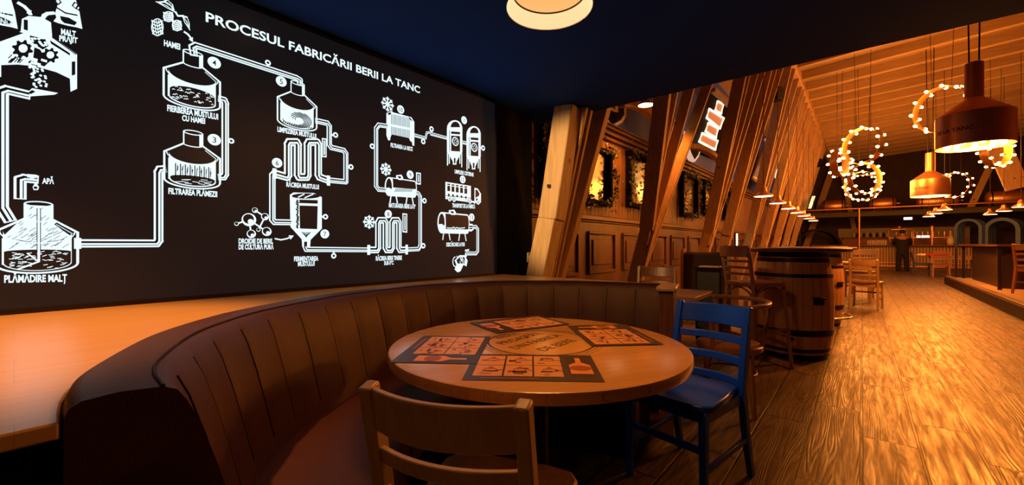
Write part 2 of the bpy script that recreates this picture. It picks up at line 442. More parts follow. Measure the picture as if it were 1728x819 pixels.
# hall ceiling with its joists, and the eave beam the timber fans run up to
b = MB()
b.add([(-3.3, AY, ceil_z(-3.3)+.2), (9.4, AY, ceil_z(9.4)+.2), (9.4, END, ceil_z(9.4)+.2), (-3.3, END, ceil_z(-3.3)+.2),
       (-3.3, AY, ceil_z(-3.3)+.4), (9.4, AY, ceil_z(9.4)+.4), (9.4, END, ceil_z(9.4)+.4), (-3.3, END, ceil_z(-3.3)+.4)],
      [(0, 1, 2, 3), (7, 6, 5, 4), (0, 4, 5, 1), (2, 6, 7, 3), (1, 5, 6, 2), (3, 7, 4, 0)])
hc = struct(b.build('ceiling', M_joist))
for k in range(25):
    y = 4.6 + k*1.0
    b = MB(); b.sweep([(-1.25, y, ceil_z(-1.25)+.09), (9.2, y, ceil_z(9.2)+.09)], 0.13, 0.24)
    b.build('joist', M_joist, hc, world=True, bevel=0.01, segs=1)
b = MB(); b.span((-1.42, AY+.1, CZ-0.12), (-1.24, END, CZ+0.16)); struct(b.build('trim_eave', M_timber, bevel=0.012))
b = MB(); b.span((-1.2, AY-0.02, ALC+0.36), (9.2, AY+0.02, 6.3)); struct(b.build('wall_above_alcove', M_black))

# ------------------------------------------------------------------ ledge and banquette
def smooth_path(pts, n):
    P = [Vector((x, y, 0)) for x, y in pts]
    P = [P[0]*2-P[1]] + P + [P[-1]*2-P[-2]]
    out = []
    for i in range(1, len(P)-2):
        for k in range(20):
            t = k/20
            a, b_, c, d = P[i-1], P[i], P[i+1], P[i+2]
            out.append(0.5*((2*b_) + (c-a)*t + (2*a-5*b_+4*c-d)*t*t + (3*b_-a-3*c+d)*t**3))
    out.append(P[-2])
    L = [0]
    for i in range(1, len(out)): L.append(L[-1] + (out[i]-out[i-1]).length)
    res, j = [], 0
    for k in range(n+1):
        q = L[-1]*k/n
        while j < len(L)-2 and L[j+1] < q: j += 1
        res.append(out[j].lerp(out[j+1], (q-L[j])/max(1e-9, L[j+1]-L[j])))
    return res, L[-1]
FRONT = [(-0.955, 0.185), (-1.07, 0.192), (-1.19, 0.222), (-1.41, 0.32), (-1.55, 0.415), (-1.70, 0.555), (-1.80, 0.69), (-1.90, 0.865),
         (-2.00, 1.08), (-2.06, 1.33), (-2.075, 1.60), (-2.02, 1.86), (-1.88, 2.15), (-1.59, 2.41), (-1.27, 2.56), (-0.99, 2.64)]
NP = 330
path, plen = smooth_path(FRONT, NP)
nrm = []
for i in range(NP+1):
    t = (path[min(i+1, NP)] - path[max(i-1, 0)]).normalized()
    nrm.append(Vector((t.y, -t.x, 0)))        # to the inside (towards the table)
if (path[NP//2] + nrm[NP//2] - Vector((-1.03, 1.385, 0))).length > (path[NP//2] - nrm[NP//2] - Vector((-1.03, 1.385, 0))).length:
    nrm = [-v for v in nrm]
def off(i, d): return path[i] + nrm[i]*d
OUT = 0.135
ban = thing('banquette', 'curved dark brown leather banquette with channelled back around the round table', 'banquette', (-1.5, 1.4, 0))
CH = 0.182
def bulge(i):
    s = plen*i/NP
    if s < 0.20: return 0.0
    u = ((s-0.20) % CH)/CH
    return 0.010*(1 - abs(2*u-1)**3.2)
def back_sec(i):
    e = bulge(i)
    prof = [(0.145, 0.43), (0.125+e*.6, 0.50), (0.10+e, 0.60), (0.07+e, 0.72), (0.04+e*.9, 0.82), (0.02+e*.55, 0.865), (0.006, 0.888), (-0.012, 0.897),
            (-0.02, 0.8985), (-0.07, 0.903), (-0.115, 0.899), (-0.13, 0.890), (-OUT, 0.875), (-OUT, 0.43)]
    return [off(i, d) + Vector((0, 0, z)) for d, z in prof]
b = MB(); b.loft([back_sec(i) for i in range(NP+1)])
bk = b.build('backrest', M_leather, ban, smooth=50, world=True)
b = MB(); b.tube([off(i, -0.014) + Vector((0, 0, 0.899)) for i in range(0, NP+1, 2)], 0.0035, 6)
b.build('piping', M_leatherdark, bk, smooth=60, world=True)
b = MB()
for s in (0.20 + CH*k for k in range(0, 40)):
    i = int(s/plen*NP)
    if i >= NP: break
    b.tube([off(i, d) + Vector((0, 0, z)) for d, z in ((0.127, 0.50), (0.102, 0.60), (0.072, 0.72), (0.042, 0.82), (0.021, 0.866))], 0.0025, 5)
b.build('stitching', M_leatherdark, bk, smooth=60, world=True)
def seat_sec(i):
    prof = [(0.10, 0.30), (0.60, 0.30), (0.615, 0.34), (0.612, 0.40), (0.59, 0.435), (0.54, 0.45), (0.35, 0.462), (0.16, 0.452), (0.10, 0.44)]
    return [off(i, d*(1 if d < .3 else 0.93)) + Vector((0, 0, z)) for d, z in prof]
i0 = 6
b = MB(); b.loft([seat_sec(i) for i in range(i0, NP-5, 2)])
b.build('seat', M_leather, ban, smooth=60, world=True)
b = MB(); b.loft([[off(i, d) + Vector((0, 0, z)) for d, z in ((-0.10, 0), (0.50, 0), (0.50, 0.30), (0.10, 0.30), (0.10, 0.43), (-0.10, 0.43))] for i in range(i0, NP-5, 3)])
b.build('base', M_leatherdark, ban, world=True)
# end panel at the far end
e0, e1 = off(NP, 0.16), off(NP, -OUT-0.03)
b = MB(); d_ = (path[NP]-path[NP-3]).normalized()
b.sweep([(e0+d_*0.035)+Vector((0, 0, 0)), (e0+d_*0.035)+Vector((0, 0, 0.885))], 0.02, 0.02)
b = MB(); cc = (e0+e1)/2 + d_*0.05; ang = math.atan2(d_.y, d_.x)
b.box((cc.x, cc.y, 0.435), (0.085, 0.30, 0.87), ang); 
ep = b.build('end_panel', M_darkwood, ban, world=True, bevel=0.006)
b = MB(); b.box((cc.x, cc.y, 0.884), (0.115, 0.33, 0.028), ang)
b.build('end_cap', M_chairwood, ep, world=True, bevel=0.008)

# ledge behind the banquette
outer = [off(i, -OUT-0.004) for i in range(0, NP+1, 5)]
poly = [(-0.955, -2.55), (outer[0].x, outer[0].y-0.005)] + [(p.x, p.y) for p in outer]
poly += [(outer[-1].x+0.02, outer[-1].y+0.22), (-2.30, 2.98), (-2.655, 3.02), (-2.655, -2.55)]
lg = thing('ledge', 'wide blonde wooden ledge between the banquette and the lit screen', 'ledge', (-1.9, 0, 0))
b = MB(); b.prism(poly, 0.845, 0.873); b.build('ledge_top', M_ledge, lg, world=True, bevel=0.004)
b = MB(); b.span((-1.02, -2.55, 0.0), (-0.985, 0.02, 0.845))
b.build('front_panel', M_black, lg, world=True)
b = MB()
pts = [(poly[-4][0]-0.04, poly[-4][1]-0.04), (-2.32, 2.93), (-2.62, 2.97)]
b.sweep([(x, y_, 0.4225) for x, y_ in pts], 0.03, 0.845); b.build('rear_panel', M_darkwood, lg, world=True)

# ------------------------------------------------------------------ round table
TC = Vector((-1.028, 1.388, 0))
rt = thing('round_table', 'round butcher block table in front of the curved leather banquette', 'table', TC)
b = MB(); prof = [(0.0, 0.708), (0.575, 0.708), (0.590, 0.712), (0.5935, 0.722), (0.5935, 0.740), (0.590, 0.7475), (0.584, 0.75), (0.0, 0.75)]
b.lathe(prof, seg=128); top = b.build('tabletop', M_table, rt, smooth=40)
b = MB(); b.lathe([(0.045, 0.03), (0.045, 0.66), (0.06, 0.70)], seg=24); b.lathe([(0.0, 0.66), (0.22, 0.695), (0.22, 0.708), (0, 0.708)], seg=24); b.build('pedestal', M_iron, rt, smooth=40)
b = MB(); b.lathe([(0.0, 0), (0.30, 0), (0.30, 0.012), (0.05, 0.045), (0.0, 0.045)], seg=48); b.build('base', M_iron, rt, smooth=40)
def flat_text(b, txt, p0, p1, cap, z, mi=0, bold=0.0):
    """lettering lying on a table: from p0 to p1, capitals cap metres high"""
    p0, p1 = Vector((*p0, z)), Vector((*p1, z)); u = p1-p0; v = Vector((0, 0, 1)).cross(u.normalized())
    vs, fs = text_mesh(txt, bold)
    b.add([p0 + u*x + v*(y_*cap) for x, y_ in vs], fs, mi)
def flat_poly(b, o, u, v, pts, z, mi=0):
    b.add([(o[0]+u[0]*x+v[0]*y_, o[1]+u[1]*x+v[1]*y_, z) for x, y_ in pts], [tuple(range(len(pts)))], mi)
# printed emblem in the middle of the top
b = MB(); ec = (-1.02, 1.40)
for r0, r1 in ((0.213, 0.220), (0.232, 0.235), (0.250, 0.252)):
    n = 72
    vs = [(ec[0]+r*math.cos(2*math.pi*k/n), ec[1]+r*math.sin(2*math.pi*k/n), 0.7506) for r in (r0, r1) for k in range(n)]
    b.add(vs, [(k, (k+1) % n, n+(k+1) % n, n+k) for k in range(n)])
ux = Vector((0.0, 1.0)); vx = Vector((-ux.y, ux.x))
for t, w_, r_ in (('BERE', 0.14, 0.165), ('PROASPĂT', 0.27, 0.083), ('DIN FABRICA', 0.32, -0.005), ('DE BERE', 0.23, -0.105)):
    o = Vector(ec) + vx*r_
    flat_text(b, t, o-ux*w_/2, o+ux*w_/2, 0.050, 0.7506)
b.build('printed_emblem', M_ink, top, world=True)

def placemat(c, uang, label, grp):
    """paper placemat 0.42 x 0.297, printed"""
    t = thing('placemat', label, 'placemat', (c[0], c[1], 0.7507 + 0.0009*len([q for q in bpy.data.objects if q.name.startswith('placemat')])), uang, grp)
    W_, H_ = 0.42, 0.295
    b = MB(); b.box((0, 0, 0.0004), (W_, H_, 0.0008)); b.build('sheet', M_paperdark, t)
    z = 0.0010
    b = MB()
    def rect(x0, y0, x1, y1, mi, z_=z): b.add([(x0, y0, z_), (x1, y0, z_), (x1, y1, z_), (x0, y1, z_)], [(0, 1, 2, 3)], mi)
    # cream picture field in framed cells
    cx0, cx1, cy0, cy1 = -0.185, 0.095, -0.105, 0.125
    rect(cx0, cy0, cx1, cy1, 0)
    for x in (cx0+0.093, cx0+0.187): rect(x-0.003, cy0, x+0.003, cy1, 1, z+.0002)
    for y_ in (cy0+0.115,): rect(cx0, y_-0.002, cx1, y_+0.002, 1, z+.0002)
    rr = random.Random(11)
    for i in range(3):
        for j in range(2):
            ox = cx0+0.01+i*0.094; oy = cy0+0.012+j*0.116
            for k in range(4):
                w_, h_ = rr.uniform(0.015, 0.045), rr.uniform(0.008, 0.022); x = ox+rr.uniform(0, 0.07-w_); y_ = oy+rr.uniform(0.0, 0.085-h_)
                rect(x, y_, x+w_, y_+h_, rr.choice((1, 2, 2)), z+.0003)
            # small flask outline and its pipe
            fx, fy = ox+0.02, oy+0.04
            b.add([(fx+p[0], fy+p[1], z+.0005) for p in ((0, 0), (0.04, 0), (0.04, 0.022), (0.026, 0.034), (0.026, 0.045), (0.014, 0.045), (0.014, 0.034), (0, 0.022))], [tuple(range(8))], 2)
            rect(fx+0.004, fy+0.003, fx+0.036, fy+0.016, 3 if (i+j) % 2 else 0, z+.0007)
            rect(fx+0.04, fy+0.006, fx+0.065, fy+0.010, 1, z+.0006); rect(fx+0.061, fy-0.02, fx+0.065, fy+0.006, 1, z+.0006)
    # copper tank picture in its own dark cell
    rect(0.115, -0.10, 0.195, 0.125, 1, z)
    b.add([(p[0], p[1], z+.0003) for p in ((0.120, -0.075), (0.190, -0.075), (0.190, 0.02), (0.164, 0.05), (0.164, 0.105), (0.146, 0.105), (0.146, 0.05), (0.120, 0.02))], [tuple(range(8))], 3)
    el = [(0.155+0.036*math.cos(2*math.pi*k/20), -0.015+0.03*math.sin(2*math.pi*k/20), z+.0005) for k in range(20)]
    b.add(el, [tuple(range(20))], 2)
    # title strip along the lower edge
    rect(-0.16, -0.128, 0.02, -0.120, 2)
    b.build('print', [M_papercream, M_ink, M_paperred, M_papercopper], t)
    return t
G = 'printed placemats on the round table'
def pm_fit(cs, label):
    q = [atz(px, py, 0.75) for px, py in cs]       # TL TR BR BL of the printed sheet
    c = sum(q, Vector())/4; u = ((q[1]-q[0]) + (q[2]-q[3]))
    placemat((c.x, c.y), math.atan2(u.y, u.x), label, G)
pm_fit([(806, 600), (1006, 600), (1013, 647), (770, 640)], 'dark printed paper placemat at the near edge of the round table')
pm_fit([(829, 568), (804, 614), (656, 615), (715, 568)], 'dark printed paper placemat on the side of the round table towards the screen')
pm_fit([(998, 586), (956, 551), (1057, 549), (1120, 582)], 'dark printed paper placemat on the table side towards the blue chair')
pm_fit([(963, 545), (827, 562), (793, 548), (912, 536)], 'dark printed paper placemat at the far edge of the round table by the backrest')

# pendant over this table, and an unseen copy added behind the viewer for light
PL = Vector((-0.994, 1.425, -0.014))
pn = thing('pendant_lamp', 'round shallow pendant lamp glowing warm above the round table', 'lamp', PL)
b = MB(); b.shell([(0.178, 2.147), (0.180, 2.15), (0.172, 2.20), (0.12, 2.245), (0.05, 2.262), (0.0, 2.263)], seg=64); b.shell([(0.1785, 2.147), (0.168, 2.192), (0.118, 2.237), (0.0, 2.252)], seg=64)
b.build('shade', plain('lamp_shade_brown', (0.08, 0.05, 0.035), 0.4, noise=0.1), pn, smooth=50)
b = MB(); b.shell([(0.1765, 2.149), (0.150, 2.212)], seg=64); b.build('inner_rim', emit('opal_rim', (1.0, 0.72, 0.36), 1.0, (0.1, 0.09, 0.06)), pn, smooth=50)
b = MB(); b.lathe([(0.1515, 2.2105), (0.1515, 2.2125)], seg=64); b.build('diffuser', emit('opal_disc', (1.0, 0.47, 0.145), 0.95, (0.1, 0.07, 0.04)), pn, smooth=50)
b = MB(); b.tube([(0, 0, 2.26), (0, 0, ALC+.014)], 0.004, 8); b.lathe([(0.05, ALC-0.011), (0.055, ALC+0.013)], seg=20); b.build('cord', M_cable, pn)
lamp('lamp_bulb', 'AREA', (0, 0, 2.150), 17.0, SOFT, pn, shape='DISK', size=0.33)
clone(pn, (-0.15, -1.55, -0.014), label='unseen copy of the shallow pendant lamp added behind the camera to light the front chair')  # added lamp, lights the back of the wooden chair in front
for o in bpy.data.objects:
    if o.name.startswith('lamp_bulb') and o.parent is not None and o.parent is not pn:
        o.data = o.data.copy(); o.data.energy = 7.0

# ------------------------------------------------------------------ the lit screen and its chalk drawing
SC = 705.0
scr = thing('wall_screen', 'large black wall screen with white brewing diagram above the wooden ledge', 'screen', (SX, 0, 0))
Z0, Z1, Y0, Y1 = 0.893, 2.46, -2.4, 2.85
b = MB(); b.span((SX-0.05, Y0, Z0), (SX, Y1, Z1)); b.build('panel', M_screen, scr, world=True)
b = MB()
b.span((SX-0.055, Y0-0.02, Z0-0.02), (SX+0.006, Y1+0.02, Z0)); b.span((SX-0.055, Y0-0.02, Z1), (SX+0.006, Y1+0.02, Z1+0.02))
b.span((SX-0.055, Y1, Z0), (SX+0.006, Y1+0.02, Z1)); b.span((SX-0.055, Y0-0.02, Z0), (SX+0.006, Y0, Z1))
b.build('frame', M_iron, scr, world=True)

def P2(px, py):
    p = atx(px, py, SX); return (p.y, p.z)
def pxm(px, n):                       # n pixels of height at column px, in metres on the screen
    p = atx(px, 414, SX); D = -S_*p.x + C_*p.y
    return n*D/FOC
LAY = (0.0010, 0.0016, 0.0022, 0.0028, 0.0034)
class Art(MB):
    def poly(s, pts, mi=0, lay=0, raw=False):
        q = pts if raw else [P2(*p) for p in pts]
        return s.add([(SX+LAY[lay], y, z) for y, z in q], [tuple(range(len(q)))], mi)
    def line(s, pts, w, mi=0, lay=0, raw=False, closed=False):
        q = [Vector(p) for p in (pts if raw else [P2(*p) for p in pts])]
        if closed: q = q + [q[0], q[1]]
        n = len(q)
        for i in range(n-1):
            a, c = q[i], q[i+1]; t = c-a
            if t.length < 1e-6: continue
            t.normalize(); m = Vector((-t.y, t.x))*(w/2); e = t*(w*0.25)
            s.add([(SX+LAY[lay], p.x, p.y) for p in (a-m-e, c-m+e, c+m+e, a+m-e)], [(0, 1, 2, 3)], mi)
        return s
    def ell(s, cx, cy, rx, ry, mi=0, lay=0, n=24):
        return s.poly([(cx+rx*math.cos(2*math.pi*k/n), cy+ry*math.sin(2*math.pi*k/n)) for k in range(n)], mi, lay)
    def disc(s, px, py, rpx, mi=0, lay=0, n=24):
        c = P2(px, py); r = pxm(px, rpx)
        return s.poly([(c[0]+r*math.cos(2*math.pi*k/n), c[1]+r*math.sin(2*math.pi*k/n)) for k in range(n)], mi, lay, True)
    def text(s, txt, p0, p1, cap, mi=0, lay=1, bold=0.02):
        a, c = Vector(P2(*p0)), Vector(P2(*p1)); h = pxm(p0[0], cap); u = c-a
        vs, fs = text_mesh(txt, bold)
        return s.add([(SX+LAY[lay], a.x+u.x*x, a.y+u.y*x+h*y) for x, y in vs], fs, mi)
    def done(s, name, lab=None):
        o = s.build(name, [M_on, M_off], scr, world=True); return o
W1 = 0.010
def pipe(a, pts, w=0.031, raw=False):
    """a pipe drawn as two white lines with a fat highlight"""
    q = pts if raw else [P2(*p) for p in pts]
    a.line(q, w, 0, 0, True); a.line(q, w*0.56, 1, 1, True)
    q2 = [(y+w*0.08, z-w*0.08) for y, z in q]
    a.line(q2, w*0.22, 0, 2, True)
def valve(a, px, py, dx, dy):
    a.line([(px-dx*8, py-dy*8), (px, py)], 0.012, 0, 0)
    a.disc(px, py, 4.6, 0, 1); a.disc(px, py, 2.0, 1, 2)

TITLE = 'PROCESUL FABRICĂRII BERII LA TANC'
vs_, fs_ = text_mesh(TITLE, 0.022)
rng_ = sorted((min(vs_[i][0] for i in f), max(vs_[i][0] for i in f)) for f in fs_)
gaps_, hi_ = [], rng_[0][1]
for lo, h_ in rng_[1:]:
    if lo > hi_: gaps_.append((lo-hi_, (lo+hi_)/2))
    hi_ = max(hi_, h_)
cuts_ = [0.0] + sorted(g[1] for g in sorted(gaps_, reverse=True)[:TITLE.count(' ')]) + [1.0]
ta, tc_ = Vector(P2(347, 36)), Vector(P2(708.5, 157.5)); tu, th_ = tc_-ta, pxm(347, 17)
for q0, q1 in zip(cuts_, cuts_[1:]):                    # each word of the title
    a = Art(); a.add([(SX+LAY[1], ta.x+tu.x*x, ta.y+tu.y*x+th_*y) for x, y in vs_], [f for f in fs_ if q0 <= vs_[f[0]][0] <= q1])
    used = sorted({i for f in a.f for i in f}); mp_ = {i: k for k, i in enumerate(used)}
    a.v = [a.v[i] for i in used]; a.f = [[mp_[i] for i in f] for f in a.f]
    a.done('title_word')
for txt, p0, p1, cap in (
    ('HAMEI', (276.5, 77), (304, 84), 10), ('MALT', (103, 58), (128, 62.5), 10), ('PRĂJIT', (100, 69), (131, 73), 9.5),
    ('MALT', (-10, 29), (17, 31), 10.5), ('FIND', (-9, 40), (20, 42.5), 10.5),
    ('FIERBEREA MUSTULUI', (282, 187), (368, 202), 10.5), ('CU HAMEI', (307, 203.5), (346, 209), 9.5),
    ('FILTRAREA PLĂMEZII', (284, 327), (366.5, 332.5), 10), ('APĂ', (71, 310), (91, 310.5), 9.5), ('PLĂMĂDIRE MALȚ', (7, 477), (113, 475), 12.5),
    ('LIMPEZIREA MUSTULUI', (468, 222), (533.5, 234), 8.5), ('RĂCIREA MUSTULUI', (483, 315), (538, 319.5), 8),
    ('DROJDIE DE BERE,', (402.5, 411), (460.5, 411), 8.5), ('DE CULTURĂ PURĂ', (402.5, 421), (461.5, 420.7), 8.5),
    ('FERMENTAREA', (496, 441), (537, 440), 8), ('MUSTULUI', (502.5, 449.5), (530.7, 448.5), 8),
    ('RĂCIREA BERII TINERE', (634, 440), (678, 438.5), 7.5), ('SUB 0°C', (648, 447.5), (664, 446.5), 6.5),
    ('MATURAREA BERII LA 0°', (656, 350), (701, 352.5), 7.5), ('TRANSPORT DE LA FABRICĂ', (763, 350), (801.5, 352), 7),
    ('DESCĂRCARE LA PUB', (753, 416), (784, 415.5), 6.5), ('FILTRAREA LA RECE', (659, 248), (696, 255), 7), ('UMPLERE CISTERNE', (767, 292.5), (799, 298), 6.5)):
    Art().text(txt, p0, p1, cap, bold=0.04).done('caption')
for txt, px, py, r in (('3', 361.5, 236, 9.5), ('4', 361.5, 106, 9.5), ('5', 474.5, 137.5, 8.6), ('6', 467.5, 275, 8.2), ('7', 548, 395, 7.6), ('8', 655, 361.5, 7),
                       ('9', 692, 295, 7), ('10', 676, 185, 7), ('11', 783, 203, 6.5), ('12', 780.6, 303, 6.5), ('13', 795.8, 367, 6.5)):
    a = Art(); a.disc(px, py, r, 0, 1)
    c = P2(px, py); h = pxm(px, r*1.05); w_ = h*(0.55 if len(txt) == 1 else 1.0)*(0.5 if txt == '11' else 1)
    vs, fs = text_mesh(txt, 0.005)
    a.add([(SX+LAY[2], c[0]-w_/2+w_*x, c[1]-h/2+h*y) for x, y in vs], fs, 1)
    a.done('number_badge')

def kettle(name, pl, pr, ptop, pbot, kind):
    """brewing vessel: pl/pr screen columns of the sides, ptop/pbot rows (at the middle) of neck top and belly bottom"""
    cx = (pl+pr)/2
    yl, yr = P2(pl, 414)[0], P2(pr, 414)[0]
    yc = (yl+yr)/2
    pxc = None
    zt = P2(cx, ptop)[1]; zb = P2(cx, pbot)[1]
    def T(u, v): return (yl+(yr-yl)*u, zb+(zt-zb)*v)
    def el(cu, cv, ru, rv, a0, a1, n=22): return [T(cu+ru*math.cos(rad(a0+(a1-a0)*k/n)), cv+rv*math.sin(rad(a0+(a1-a0)*k/n))) for k in range(n+1)]
    a = Art()
    wd = (yr-yl)*0.035
    nb, sh, bt = 0.76, 0.60, 0.13
    silh = [T(.33, .97), T(.67, .97), T(.67, nb), T(1, sh-.02), T(1, bt)] + el(.5, bt, .5, .13, 0, -180)[1:] + [T(0, sh-.02), T(.33, nb)]
    a.poly(silh, 1, 0, True)
    # glowing window with its contents
    win = el(.5, sh-.02, .42, .15, -180, 0) + [T(.92, bt)] + el(.5, bt+.01, .42, .11, 0, -180)[1:]
    a.poly(win, 0, 1, True)
    rr = random.Random(kind*7+3)
    if kind == 4:        # boiling wort with hops
        a.poly(el(.5, .26, .40, .10, 180, 0) + el(.5, bt+.02, .40, .10, 0, -180), 1, 2, True)
        for k in range(46):
            t, q = rr.uniform(.14, .86), rr.uniform(.10, .32)
            a.line([T(t-.02, q-.008), T(t, q+.008), T(t+.022, q-.004)], wd*.35, 0, 3, True)
    if kind == 3:        # lauter tun with vertical rakes
        for k in range(8):
            u = .19 + .085*k
            a.line([T(u, .40), T(u, .17)], wd*.55, 1, 2, True)
            for q in range(5): a.line([T(u+.02+rr.uniform(0, .02), rr.uniform(.2, .3)), T(u+.03+rr.uniform(0, .02), rr.uniform(.3, .38))], wd*.25, 1, 2, True)
        a.poly(el(.5, .17, .40, .05, 180, 0) + el(.5, bt+.02, .40, .10, 0, -180), 1, 2, True)
        for k in range(12):
            u, v = rr.uniform(.15, .75), rr.uniform(.07, .17); a.line([T(u, v), T(u+.12, v+rr.uniform(-.02, .02))], wd*.35, 0, 3, True)
    if kind == 5:        # whirlpool
        for k in range(7):
            ru, rv = .38-.045*k, .17-.02*k
            a.line(el(.48+.01*k, .22, ru, rv, 200+25*k, 420+25*k), wd*.55, 1, 2, True)
        for k in range(14):
            u = .12+.055*k; a.line([T(u, .06+.02*abs(k-7)/7), T(u+.03, .10+.02*abs(k-7)/7)], wd*.6, 1, 2, True)
    if kind == 1:        # mash tun with agitator
        for k in range(46):
            u, v = rr.uniform(.12, .80), rr.uniform(.34, .62); L_ = rr.uniform(.05, .12)
            a.line([T(u, v), T(u+L_*.8, v+L_*.55)], wd*.22, 1, 2, True)
        a.poly(el(.5, .30, .41, .03, 180, 0) + el(.5, bt+.02, .41, .11, 0, -180), 1, 2, True)
        for k in range(60):
            u, v = rr.uniform(.12, .82), rr.uniform(.06, .30); a.line([T(u, v), T(u+.05, v+rr.uniform(-.015, .02))], wd*.35, 0, 3, True)
        a.poly([T(.34, .95), T(.66, .95), T(.66, .72), T(.34, .72)], 0, 1, True)
        a.poly([T(.30, .76), T(.70, .76), T(.93, .50), T(.5, .42), T(.07, .50)], 0, 1, True)
        for k in range(26):
            u, v = rr.uniform(.25, .66), rr.uniform(.50, .92); L_ = rr.uniform(.04, .10)
            if .33 < u < .60 or v < .7: a.line([T(u, v), T(u+L_*.6, v+L_*.6)], wd*.2, 1, 2, True)
        a.line([T(.5, .90), T(.5, .16)], wd*1.5, 1, 3, True); a.line([T(.5, .90), T(.5, .16)], wd*.9, 0, 4, True)
        a.line([T(.5, .16), T(.25, .06)], wd*.8, 0, 4, True); a.line([T(.5, .16), T(.36, .28)], wd*.6, 0, 4, True)
        a.line([T(.72, .70), T(.90, .56)], wd*1.6, 1, 3, True)
    # outlines
    a.line(el(.5, .97, .17, .035, 0, 360), wd*.6, 0, 3, True)
    for u in (.33, .67): a.line([T(u, .97), T(u, nb)], wd*.7, 0, 3, True)
    if kind != 1: a.poly([T(.61, .96), T(.66, .96), T(.66, nb-.02), T(.61, nb-.02)], 0, 2, True)
    a.line(el(.5, nb, .17, .035, 180, 360), wd*.6, 0, 3, True)
    a.line([T(.33, nb), T(0, sh-.02)], wd, 0, 3, True); a.line([T(.67, nb), T(1, sh-.02)], wd, 0, 3, True)
    a.line([T(.72, nb-.07), T(.93, sh-.04)], wd*.4, 0, 3, True)
    a.line([T(0, sh-.02), T(0, bt)], wd, 0, 3, True); a.line([T(1, sh-.02), T(1, bt)], wd*1.1, 0, 3, True)
    a.line([T(.075, sh-.12), T(.075, bt)], wd*.5, 0, 3, True)
    a.line(el(.5, bt, .5, .13, 180, 360), wd*.9, 0, 3, True)
    a.line(el(.5, sh-.02, .46, .16, 180, 360), wd*.5, 0, 3, True)
    return a.done(name)
kettle('kettle_drawing', 276, 371, 86, 183, 4)
kettle('kettle_drawing', 277, 371, 221, 318, 3)
kettle('kettle_drawing', 468, 534, 138, 219, 5)
kettle('mash_tun_drawing', -7, 131, 341, 461, 1)

# malt mill, cut open at the bottom
a = Art()
out = [(37, 32), (48, 27), (70, 29), (86, 38), (88, 62), (130, 92), (130, 150), (119, 155), (118, 133), (95, 122), (60, 112), (30, 109), (2, 110), (2, 130), (-6, 130), (-6, 70), (35, 53)]
a.poly(out, 0, 0)
for g in ([(40, 33), (47, 34), (47, 52), (40, 50)], [(-4, 64), (32, 54), (40, 56), (-4, 72)], [(84, 68), (118, 90), (118, 94), (86, 74)], [(121, 104), (127, 104), (127, 126), (121, 128)]): a.poly(g, 1, 1)
a.line([(88, 63), (128, 92)], 0.004, 1, 1)
def gear(cx, cy, r, n):
    pts = []
    for k in range(n*4):
        q = r*(1.28 if k % 4 in (1, 2) else 0.95); t = 2*math.pi*k/(n*4); pts.append((cx+q*math.cos(t)*1.1, cy+q*math.sin(t)*0.95))
    a.poly(pts, 1, 1); a.ell(cx+1, cy-1, r*.58, r*.55, 0, 2)
gear(38, 83, 13, 8); gear(84, 94, 11, 8)
a.poly([(50, 60), (76, 66), (82, 78), (72, 84), (60, 76), (52, 70)], 1, 1)
a.poly([(58, 80), (68, 84), (80, 108), (70, 116), (44, 108), (56, 98)], 1, 1)
rr = random.Random(5)
for k in range(16): a.disc(54+rr.uniform(0, 24), 62+rr.uniform(0, 16), 1.9, 0, 2)
for k in range(10):
    x, y_ = 44+rr.uniform(0, 30), 97+rr.uniform(0, 15); a.line([(x, y_), (x+7, y_+2)], 0.010, 0, 2)
for k in range(16):
    x, y_ = 14+rr.uniform(0, 20), 98+rr.uniform(0, 9); a.line([(x, y_), (x+6, y_-6)], 0.0025, 1, 1)
for k in range(30):
    t = k/30; a.disc(48+rr.uniform(0, 24)+t*10, 114+t*34, 1.7, 0, 1)
a.done('malt_mill_drawing')
a = Art(); a.poly([(45, 158), (54, 149), (98, 157), (92, 160), (48, 163)], 0, 0); a.poly([(47, 157), (54, 152), (60, 155), (52, 159)], 1, 1)
pipe(a, [(46, 160), (12, 152), (3, 155), (3, 350)], 0.036); pipe(a, [(3, 350), (16, 371)], 0.036); a.done('chute_drawing')

# sacks of malt with arrows
for dx in (0, -109):
    a = Art()
    a.poly([(93+dx, 22), (100+dx, 0), (128+dx, 0), (134+dx, 20), (136+dx, 32), (139+dx, 49), (128+dx, 46), (112+dx, 43), (98+dx, 39), (90+dx, 36), (95+dx, 30)], 0, 0)
    a.poly([(101+dx, 27), (116+dx, 30), (130+dx, 38), (126+dx, 43), (108+dx, 39), (103+dx, 34)], 1, 1)
    a.line([(94+dx, 12), (110+dx, 22), (130+dx, 26)], 0.006, 1, 1)
    if dx == 0:
        for q in ([(97, -3), (103, 4), (98, 8), (93, 2)], [(126, 4), (132, 8), (128, 15), (122, 10)], [(131, 10), (135, 13), (133, 18), (129, 15)]): a.poly(q, 0, 1); a.line(q, 0.004, 1, 2, closed=True)
    a.done('malt_sack_drawing')
def arrow(pts, hw=5, w=0.012):
    a = Art(); a.line(pts, w, 0, 0)
    (x0, y0), (x1, y1) = pts[-2], pts[-1]; d = Vector((x1-x0, y1-y0)).normalized(); n = Vector((-d.y, d.x)); e = Vector((x1, y1)) + d*3
    a.poly([tuple(e), tuple(e-d*8+n*hw), tuple(e-d*8-n*hw)], 0, 1); a.done('arrow_drawing')
arrow([(31, 5), (41, 11), (48, 18), (51, 24)]); arrow([(91, 22), (80, 23), (75, 26), (72, 31)]); arrow([(311, 54), (317, 58), (321, 63), (324, 69)], 4, 0.009); arrow([(464, 403), (474, 405), (484, 403), (493, 399)], 4, 0.008)

